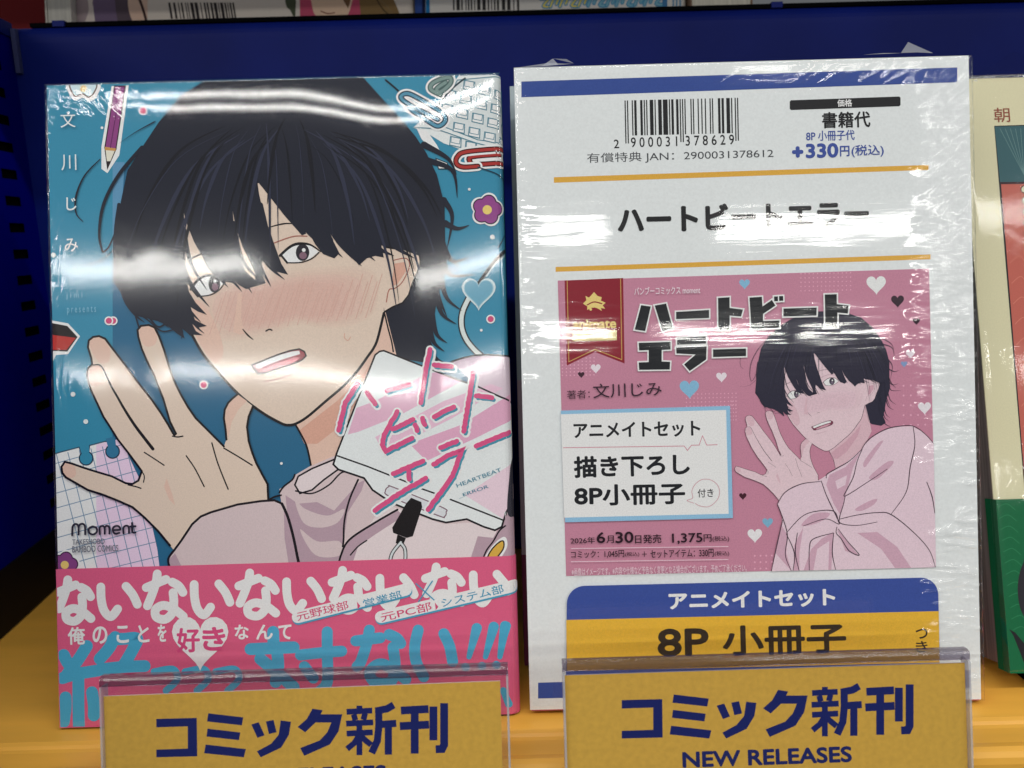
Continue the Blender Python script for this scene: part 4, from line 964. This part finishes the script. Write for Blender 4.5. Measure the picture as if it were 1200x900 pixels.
S.poly(arc(685, 706.5, 21, 180, 270)+arc(1077.5, 696, 20, 268, 358)+[(1099,760),(1099,780),(663,790)], (56,76,148))
S.poly([(663.3,725.3),(1098,715),(1099,775),(664,785)], (216,170,56))
S.text3('アニメイトセット', (783,714), (977.5,709), 20.5, (222,225,230), .038)
S.text3('8P', (770,768.5), (830,767), 33, (48,40,34), .028); S.text3('小冊子', (846,768), (990.5,764), 36, (48,40,34), .030)
S.text('つ', 1071, 735.5, 1085, 747, (48,40,34), .012); S.text('き', 1071, 750, 1085, 763, (48,40,34), .012)
S.build(sheet)

def film_right(N, v, x, z):
    """taut in the middle, gathered into ridges along the right margin and the corners"""
    low = N.noise(v, 26, (0.8, 1, 1.1), 1.0)
    brk = N.noise(v, 75, (0.45, 1, 1.6), 2.0, 0.5)
    patch = N.ramp(N.noise(v, 30, (0.8, 1, 0.35), 1.0), 0.44, 0.60)
    fine = N.noise(v, 1000, (0.5, 1, 1.4), 2.0)
    side = N.math('MULTIPLY', N.ramp(N.math('ADD', x, N.math('MULTIPLY', N.math('SUBTRACT', N.noise(v, 60, (1, 1, 1.5), 2.0), 0.5), 0.02)), 0.0445, 0.0555), 1.0)
    up = N.ramp(z, 0.115, 0.150)
    vary = N.ramp(N.noise(v, 85, (0.8, 1, 0.9), 2.0), 0.36, 0.62, 0.30, 1.35)
    side = N.math('MULTIPLY', side, vary)
    r1 = N.noise(v, 330, (0.20, 1, 1.5), 0.5, 0.3, rot=0.62); r2 = N.math('ADD', N.math('MULTIPLY', N.noise(v, 330, (0.16, 1, 1.5), 0.5, 0.5, rot=-0.12), 0.6), N.math('MULTIPLY', N.noise(v, 210, (0.22, 1, 1.3), 1.0, 0.8, rot=0.16), 0.7))
    ridg = N.math('ADD', N.math('MULTIPLY', r1, up), N.math('MULTIPLY', N.math('MULTIPLY', r2, N.ramp(z, 0.13, 0.04, 1.0, 2.4)), N.math('SUBTRACT', 1.0, up)))
    cor = N.math('MULTIPLY', N.ramp(z, 0.168, 0.178), N.ramp(N.noise(v, 60, (1, 1, 0.5), 1.0), 0.42, 0.6))
    left = N.ramp(x, -0.0560, -0.0615)
    h = N.math('MULTIPLY', low, 0.00014)
    h = N.math('ADD', h, N.math('MULTIPLY', N.math('MULTIPLY', brk, patch), 0.00007))
    tear = N.noise(v, 330, (0.10, 1, 1.5), 2.0, 0.2)
    h = N.math('ADD', h, N.math('MULTIPLY', tear, 1.6e-5))
    h = N.math('ADD', h, N.math('MULTIPLY', fine, 1.0e-6))
    h = N.math('ADD', h, N.math('MULTIPLY', N.math('MULTIPLY', ridg, side), 0.00055))
    h = N.math('ADD', h, N.math('MULTIPLY', N.math('MULTIPLY', r1, cor), 0.00014))
    h = N.math('ADD', h, N.math('MULTIPLY', N.math('MULTIPLY', r2, N.math('MULTIPLY', left, vary)), 0.00012))
    return h
fr_ = film('shrink_film_gathered', film_right, lambda N, v, x, z: N.ramp(x, 0.044, 0.052, 0.055, 0.13))
yf = -(S.h+0.0003)
fx0, fx1 = -SW/2-0.0004, W2/2+0.0001; print('sheet print', S.h)
def tri(*p): return [tuple(q) for q in p]
def loc(px, py, dy=0.0):
    u, v_ = S.at(px, py); return (u, yf+dy*0.2, v_)
flaps = [tri(loc(606,80,.004), loc(642,79,.001), loc(641,74,.006)), tri(loc(641,74,.006), loc(642,79,.001), loc(672,76.5,.001)), tri(loc(634,79,.003), loc(648,68,.008), loc(654,77,.002)), tri(loc(648,68,.008), loc(672,76,.001), loc(664,69,.007)),
         tri(loc(1054,63.5,.002), loc(1064.5,49,.007), loc(1073,63.2,.001)), tri(loc(1064.5,49,.007), loc(1092,63.4,.003), loc(1073,63.2,.001)),
         tri(loc(1010,66,.001), loc(1035,62.6,.005), loc(1056,64,.001)), tri(loc(1138,96,.003), loc(1145,92,.006), loc(1143,97,.002))]
film_sheet(pack, fx0, fx1, 0.0004, H2-0.0001, yf, fr_, depth=0.0012)
def tab_mat():
    m = clear('film_tab', (0.9, 0.9, 0.92), 0.10, 2.5); N = NT(m); nt = m.node_tree; out = nt.nodes['Material Output']
    src = out.inputs['Surface'].links[0].from_socket
    df = N.n('ShaderNodeBsdfTranslucent'); df.inputs[0].default_value = (0.8, 0.82, 0.85, 1); d2 = N.n('ShaderNodeBsdfDiffuse'); d2.inputs[0].default_value = (0.8, 0.82, 0.85, 1)
    a = N.n('ShaderNodeAddShader'); N.l.new(df.outputs[0], a.inputs[0]); N.l.new(d2.outputs[0], a.inputs[1])
    mx = N.n('ShaderNodeMixShader'); mx.inputs[0].default_value = 0.16; N.l.new(src, mx.inputs[1]); N.l.new(a.outputs[0], mx.inputs[2]); N.l.new(mx.outputs[0], out.inputs['Surface'])
    return m
TAB = tab_mat()
for fl_ in (flaps[:4], flaps[4:7], flaps[7:]):
    Vt = []; Ft = []
    for t_ in fl_:
        Ft.append(tuple(range(len(Vt), len(Vt)+3))); Vt += t_
    mesh_obj('film_tab', Vt, Ft, TAB, pack)

# ------------------------------------------------------------------ copies standing behind
def copy_behind(label, origin, lean, yaw, T, bandz, mats):
    Xc, Zc = rot_basis(lean, yaw)
    t = thing('comic_book', label, 'comic book', origin, Xc, Zc, None)
    book_block(t, 0.128, 0.182, T, mats, bandz, WHITE_PAGES)
    return t
copy_behind('hidden copy behind the wrapped set, only its left edge showing in the gap', (0.0656, 0.2205, 0.0006), 10.44, -0.23, 0.018, [(0.035, 0), (0.09, 1), (0.182, 2)], [ink((120,52,80)), ink((170,150,162)), ink((150,160,165))])
copy_behind('hidden copy behind the teal comic, only its spine edge showing in the gap', (-0.0646, 0.2180, 0.0006), 11.41, 0.43, 0.018, [(0.035, 0), (0.09, 1), (0.182, 2)], [ink((120,40,70)), ink((150,130,142)), ink((40,100,130))])

# ------------------------------------------------------------------ comic at the right edge
X, Z = rot_basis(16.2, 0.0)
nrm3 = -(Z.cross(X))
bl = hit_plane(1181, 788, (0, 0.2010, 0), Vector((0, 1, 0))); print('book3 z', bl.z)
zoff = bl.z
sl = math.radians(0.0)
O3 = bl - Z*0.0
W3, H3, T3 = 0.1285, 0.1785, 0.021
book3 = thing('comic_book', 'cream comic with green paper band leaning at the far right, grey page edges visible', 'comic book', O3+X*(W3/2), X, Z)
c3 = book_block(book3, W3, H3, T3, [ink((206,200,166)), ink((22,92,58))], [(0.05, 0), (H3, 0)], GREY_PAGES, inset=0.0008)
D = Art(book3, (-W3/2+1e-5, W3/2-0.0024, 0.0004, H3-0.0003), h0=2e-5)
D.group('cover_illustration')
D.poly([(1165,147.5),(1300,143),(1320,640),(1206,640)], (40,40,42))
D.poly([(1165.6,148.5),(1300,144),(1302,213),(1172,215)], (58,92,98)); D.poly([(1173,215),(1302,213),(1320,640),(1207,640)], (182,96,84))
D.poly([(1172,213.4),(1302,211.4),(1302,214),(1172.2,216)], (60,40,44))
for i in range(9): D.stroke([(1200, 205), (1172+i*6, 151)], 0.7, (96,128,128), smooth=False)
for i in range(14): D.stroke([(1178+i*1.9, 236+i*24), (1190+i*1.6, 228+i*24), (1200+i*1.4, 240+i*24)], 0.9, (196,118,102))
for i in range(9): D.disc(1200.5+i*.9, 222+i*13, 4.2, (206,200,170), line=(50,50,46), lw=1.1)
D.group('title_lettering'); D.text('朝', 1164, 126.5, 1184, 143, (136,74,58), .004)
D.build(c3)
zb3 = D.at(1164, 585)[1]
gb = mesh_obj('paper_band', [(x, y, z) for z in (0.0001, zb3) for x, y in ((-W3/2-0.0002, 0.004), (-W3/2-0.0002, -0.0014), (W3/2-0.002, -0.0014))], [(0, 1, 4, 3), (1, 2, 5, 4)], ink((22,96,60)), book3)
G = Art(book3, (-W3/2+1e-5, W3/2-0.0024, 0.0006, zb3), h0=0.00142)
G.group('band_illustration')
for i in range(12):
    G.stroke([(1166+i*1.6, 594+i*13), (1176+i*1.6, 590+i*13), (1186+i*1.5, 597+i*13)], 0.9, (40,116,76))
G.poly([(1204,648),(1195,660),(1190,676),(1189,694),(1192,712),(1200,726),(1215,735),(1260,735),(1260,640)], (44,42,48), smooth=True)
G.poly([(1179,736),(1184,744),(1192,764),(1199,783),(1215,783),(1215,760),(1196,752),(1186,740)], (34,34,38))
G.build(gb)
def film_edge(N, v, x, z):
    low = N.noise(v, 30, (1, 1, 1), 1.0); cr = N.noise(v, 260, (1, 1, 1), 3.0, 0.8); fine = N.noise(v, 1400, (1, 1, 1), 2.0)
    patch = N.ramp(N.noise(v, 40, (1, 1, 1), 1.0), 0.40, 0.62)
    h = N.math('ADD', N.math('MULTIPLY', low, 0.0003), N.math('MULTIPLY', N.math('MULTIPLY', cr, patch), 0.00011))
    return N.math('ADD', h, N.math('MULTIPLY', fine, 3e-6))
fe = film('shrink_film_crinkled', film_edge, 0.07)
film_sheet(book3, -W3/2-0.0004, W3/2, 0.0004, H3+0.0004, -0.0019, fe, depth=0.003,
           extra=[tri((-W3/2+0.004, -.001, H3), (-W3/2+0.020, .003, H3+.010), (-W3/2+0.034, -.001, H3)), tri((-W3/2-0.0004, -.001, H3-.001), (-W3/2+0.0005, .002, H3+.002), (-W3/2+0.002, -.001, H3))])
stand = thing('book_stand', 'small black bracket under the cream comic at the right edge', 'book stand', (O3.x+0.075, O3.y+0.0145, 0.0))
bm = bmesh.new(); box(bm, -0.066, 0.066, -0.016, 0.036, 0.0002, 0.0016); box(bm, -0.066, 0.066, 0.030, 0.034, 0.0016, 0.05)
zlow = (O3 + Z*0 - nrm3*0).z
box(bm, -0.060, 0.060, -0.0125, 0.004, 0.0016, max(0.003, zlow-0.0062)); bm_obj('bracket', bm, BLACK, stand)

# ------------------------------------------------------------------ acrylic card holders clipped to the shelf front
ACR = clear('acrylic_clear', (0.99, 0.99, 0.99), 0.02, 1.0); ACR_E = clear('acrylic_edge', (0.74, 0.72, 0.77), 0.12, 2.4)
CARD = plain('kraft_gold_card', (0.68, 0.40, 0.062), 0.42, 0.25, noise=(700, 0.07), bump=(1500, 0.00002))
CARD_W = plain('card_edge_white', (0.8, 0.8, 0.8), 0.6, 0.2)
ACR_T = clear('acrylic_fold', (0.60, 0.57, 0.64), 0.10, 2.0)
def cut_edge():
    m = clear('acrylic_cut_edge', (0.8, 0.8, 0.84), 0.10, 2.5); N = NT(m); out = m.node_tree.nodes['Material Output']
    src = out.inputs['Surface'].links[0].from_socket
    d2 = N.n('ShaderNodeBsdfDiffuse'); d2.inputs[0].default_value = (0.85, 0.86, 0.88, 1)
    mx = N.n('ShaderNodeMixShader'); mx.inputs[0].default_value = 0.30; N.l.new(src, mx.inputs[1]); N.l.new(d2.outputs[0], mx.inputs[2]); N.l.new(mx.outputs[0], out.inputs['Surface'])
    return m
ACR_E = cut_edge()
NVT = ink((20,30,94), 0.03, 1500)
def holder(label, tl, tr, ctl, ctr, off, shiftbottom=None):
    pn = -FW
    pl = CAM + FW*0.19
    Xh = Vector((1, 0, 0)); Zh = UP0
    a = hit_plane(*tl, pl, pn); b = hit_plane(*tr, pl, pn)
    Xh = (b-a).normalized()
    mid = (a+b)/2; wd = (b-a).length
    hh_ = 0.062
    t = thing('card_holder', label, 'card holder', mid-Zh*hh_, Xh, Zh)
    top = hh_; x0, x1 = -wd/2, wd/2
    # sheets: front and back pane of the folded sleeve with a fold along the top
    bm = bmesh.new()
    box(bm, x0, x1, -0.0010, -0.0003, 0.0, top-0.0022, bev=0.0001); sl_ = bm_obj('front_pane', bm, ACR, t)
    bm = bmesh.new(); box(bm, x0, x1, 0.0011, 0.0018, 0.0, top-0.0004, bev=0.0001); bm_obj('back_pane', bm, ACR, t)
    # fold: rounded strip
    V = []; pr = [(-0.0010, top-0.0024), (-0.0011, top-0.0010), (-0.0008, top-0.0003), (0.0002, top), (0.0014, top), (0.0018, top-0.0004), (0.0017, top-0.0012), (0.0004, top-0.0013), (-0.0005, top-0.0022)]
    for x in (x0, x1): V += [(x, y, z) for y, z in pr]
    n_ = len(pr)
    mesh_obj('top_fold', V, [(i, (i+1) % n_, n_+(i+1) % n_, n_+i) for i in range(n_)]+[tuple(range(n_)), tuple(range(n_, 2*n_))], ACR_T, t, smooth=False)
    for xx in (x0, x1-0.0005):
        box_obj('side_edge', (xx, xx+0.0005, -0.00125, 0.0021, 0.0, top-0.0026), ACR_E, t)
    box_obj('clip_foot', (x0+0.01, x1-0.01, 0.0019, 0.019, 0.0, 0.004), ACR, t)
    # the card
    q = Art(t, (-1, 1, -1, 1), h0=2e-5)
    ca, cb = q.at(*ctl), q.at(*ctr)
    cz = (ca[1]+cb[1])/2
    card_o = mesh_obj('paper_card', [(ca[0], 0, 0.001), (cb[0], 0, 0.001), (cb[0], 0, cb[1]), (ca[0], 0, ca[1]), (ca[0], .0003, 0.001), (cb[0], .0003, 0.001), (cb[0], .0003, cb[1]), (ca[0], .0003, ca[1])],
             [(0, 1, 2, 3), (5, 4, 7, 6), (4, 0, 3, 7), (1, 5, 6, 2), (3, 2, 6, 7), (4, 5, 1, 0)], [CARD, CARD_W], t, [0, 1, 1, 1, 1, 1])
    q.tf = lambda x, y: (x+off[0], y+off[1])
    q.group('card_lettering')
    def a_(p): return [(620+x/3.3333, 620+y/3.3333) for x, y in p]
    def b_(p): return [(900+x/3.3333, 630+y/3.3333) for x, y in p]
    q.poly(a_([(362,668),(520,664),(522,814),(362,818),(362,788),(485,784),(485,697),(362,701)]), NVT)
    for p in ([(565,646),(702,662),(696,693),(560,678)],[(562,706),(690,721),(685,751),(558,737)],[(555,768),(712,786),(704,818),(549,802)]): q.poly(a_(p), NVT)
    for p in ([(733,690),(762,681),(785,732),(757,742)],[(790,678),(820,672),(832,720),(802,727)],[(848,674),(888,679),(880,730),(850,780),(770,818),(755,795),(810,765),(840,730)]): q.poly(a_(p), NVT)
    q.poly(a_([(972,628),(1012,634),(1004,650),(1088,650),(1074,716),(1040,768),(940,812),(924,782),(1000,752),(1030,720),(1046,682),(984,682),(944,720),(914,700),(950,668)]), NVT)
    for p in ([(222,583),(222,604)],[(172,607),(272,602)],[(200,617),(206,640)],[(244,613),(238,638)],[(170,653),(276,648)],[(172,692),(274,687)],[(222,655),(222,776)],[(220,700),(203,728),(174,752)],[(230,704),(250,722),(268,736)]): q.bar(b_(p), 6.8, NVT)
    for p in ([(356,580),(330,595),(285,604)],[(297,594),(298,660),(292,720),(270,768)],[(296,657),(366,652)],[(335,656),(335,774)]): q.bar(b_(p), 8.4, NVT)
    for p in ([(384,602),(492,596)],[(380,663),(494,657)],[(438,600),(438,770)],[(511,586),(511,718)],[(553,573),(553,735),(545,752),(520,753)]): q.bar(b_(p), 9.2, NVT)
    q.text3('NEW RELEASES', (800,900), (998.5,893), 19, (26,34,92), .032)
    q.build(card_o)
    return t
holder('clear holder with gold card below the teal comic, its second text line cut off', (119.5,792), (596,778), (121,816), (586,798), (-545.4, 22))
holder('clear holder with gold card below the white price sheet, both text lines readable', (659.5,774), (1134.5,760), (661.5,791.5), (1130.5,776.5), (0, 0))

# ------------------------------------------------------------------ books on the deck above
UY = BACKY+0.030
def upper(label, px0, px1, T, cover_rgb, draw, pages=WHITE_PAGES, lean=8):
    Xu, Zu = rot_basis(lean, 0.0)
    base = TOPZ-0.0078
    a = hit_plane(px0, 20, (0, UY, 0), Vector((0, 1, 0))); b = hit_plane(px1, 20, (0, UY, 0), Vector((0, 1, 0)))
    t = thing('comic_book', label, 'comic book', ((a.x+b.x)/2, UY, base), Xu, Zu, 'books on the deck above')
    wd = b.x-a.x
    c = book_block(t, wd, 0.182, T, [ink(cover_rgb)], [(0.09, 0), (0.182, 0)], pages)
    if draw:
        U = Art(t, (-wd/2, wd/2-0.0023, 0, 0.182), h0=2e-5); U.group('cover_illustration'); draw(U); U.build(c)
    return t
def u0(U):
    for q, c in (([(86,-90),(150,-90),(160,30),(86,30)], (150,134,136)), ([(100,-20),(112,-10),(108,5),(118,20),(110,34),(99,30),(104,10)], (196,184,176)), ([(112,-40),(150,-40),(146,34),(114,34)], (104,88,112)), ([(134,-40),(158,-40),(160,30),(140,34)], (84,72,80)), ([(150,0),(170,-30),(172,30),(160,34)], (200,170,150))):
        U.poly(q, c, smooth=True)
    U.stroke([(156,-20),(166,6),(172,26)], 3, (60,44,44))
    U.group('barcode'); bars = random.Random(5); x = 197
    while x < 275:
        wv = bars.choice((1.2, 2, 2.6, 3.6)); U.poly([(x, 3),(x+wv, 3),(x+wv+3.2, 22),(x+3.2, 22)], (48,44,44)); x += wv+bars.choice((1.4, 2.2, 3))
    U.group('cover_illustration'); U.poly([(330,-60),(345,-30),(346,18),(340,12),(334,0)], (70,76,58), smooth=True)
    U.poly([(350,-80),(430,-80),(428,40),(352,40)], (176,74,98)); U.poly([(364,-40),(414,-40),(410,12),(396,22),(374,20),(366,8)], (206,176,150), smooth=True); U.stroke([(376,13),(384,16),(392,15)], 1.2, (110,60,50))
    U.poly([(420,-60),(440,-40),(470,24),(440,30),(424,24)], (120,96,62), smooth=True); U.stroke([(432,-20),(448,10),(464,22)], 1.5, (70,56,38)); U.stroke([(446,0),(456,10),(462,20)], 1.4, (120,100,70))
    U.poly([(400,-40),(420,-30),(408,10),(402,0)], (110,80,56))
def u1(U):
    U.poly([(485,-60),(494,-60),(495,40),(486,40)], (46,70,130)); U.poly([(494,-60),(498,-60),(499,40),(495,40)], (24,30,60)); U.poly([(499,-60),(503,-60),(504,40),(499,40)], (34,110,160))
    U.group('barcode'); bars = random.Random(8); x = 530
    while x < 606:
        wv = bars.choice((1.2, 1.8, 2.6, 4)); U.poly([(x, -40),(x+wv, -40),(x+wv+1, 12),(x+1, 12)], (50,48,48)); x += wv+bars.choice((1.6, 2.2, 3.2))
    U.group('title_lettering'); x = 634
    for i in range(13):
        yb = 8-(x-634)*.02
        for col, wd_ in (((60,130,165), 4.5), ((206,190,90) if i < 5 else (120,166,178), 2)):
            U.stroke([(x, yb), (x+4, yb-9), (x+9, yb-10), (x+7, yb-3)] if i % 3 else [(x, yb-9), (x+9, yb-10), (x+3, yb-1), (x+10, yb)], wd_, col)
        x += 11
    U.group('stripe_pattern'); U.poly([(776,-50),(782,-50),(782,12),(776,12)], (60,110,150))
    for i in range(5): U.poly([(788+i*4,-50),(790+i*4,-50),(790+i*4,10),(788+i*4,10)], (90,130,160))
upper('pale comic with a barcode and a pink-haired figure, standing on the deck above', 86, 484, 0.020, (198,188,176), u0)
upper('pale comic with a barcode and yellow and blue lettering, standing on the deck above', 486, 806, 0.020, (200,196,188), u1)
def pagestack(label, px0, px1, rgb, pages):
    a = hit_plane(px0, 20, (0, UY, 0), Vector((0, 1, 0))); b = hit_plane(px1, 20, (0, UY, 0), Vector((0, 1, 0)))
    Xu, Zu = rot_basis(8, 0)
    t = thing('comic_book', label, 'comic book', ((a.x+b.x)/2, UY-0.004, TOPZ-0.0078), Xu, Zu, 'books on the deck above')
    wd = (b.x-a.x)
    bm = bmesh.new(); box(bm, -wd/2, -wd/2+0.0006, 0, 0.1, 0, 0.182); box(bm, wd/2-0.0006, wd/2, 0, 0.1, 0, 0.182); box(bm, -wd/2, wd/2, 0.1, 0.1012, 0, 0.182)
    bm_obj('book_cover', bm, ink(rgb), t)
    box_obj('page_block', (-wd/2+0.0007, wd/2-0.0007, 0.0006, 0.0995, 0.001, 0.181), pages, t)
PG = plain('page_edges_upright', (0.56, 0.54, 0.48), 0.85, 0.1, noise=(900, 0.16), stretch=(1, 1, 0.02))
PG2 = plain('page_edges_cream', (0.70, 0.66, 0.54), 0.85, 0.1, noise=(900, 0.16), stretch=(1, 1, 0.02))
pagestack('thick comic showing grey page edges beside the dark red one above', 55.5, 85.5, (190,186,176), PG)
pagestack('comic showing brown and cream page edges at the right end of the upper row', 808, 880, (120,96,78), PG2)
a = hit_plane(-60, 10, (0, UY, 0), Vector((0, 1, 0))); b = hit_plane(55, 10, (0, UY, 0), Vector((0, 1, 0)))
Xu, Zu = rot_basis(8, 0)
t = thing('comic_book', 'dark red comic in the corner of the deck above', 'comic book', ((a.x+b.x)/2, UY+0.006, TOPZ-0.0078), Xu, Zu, 'books on the deck above')
book_block(t, b.x-a.x, 0.182, 0.02, [ink((96,26,28))], [(0.09, 0), (0.182, 0)], WHITE_PAGES)
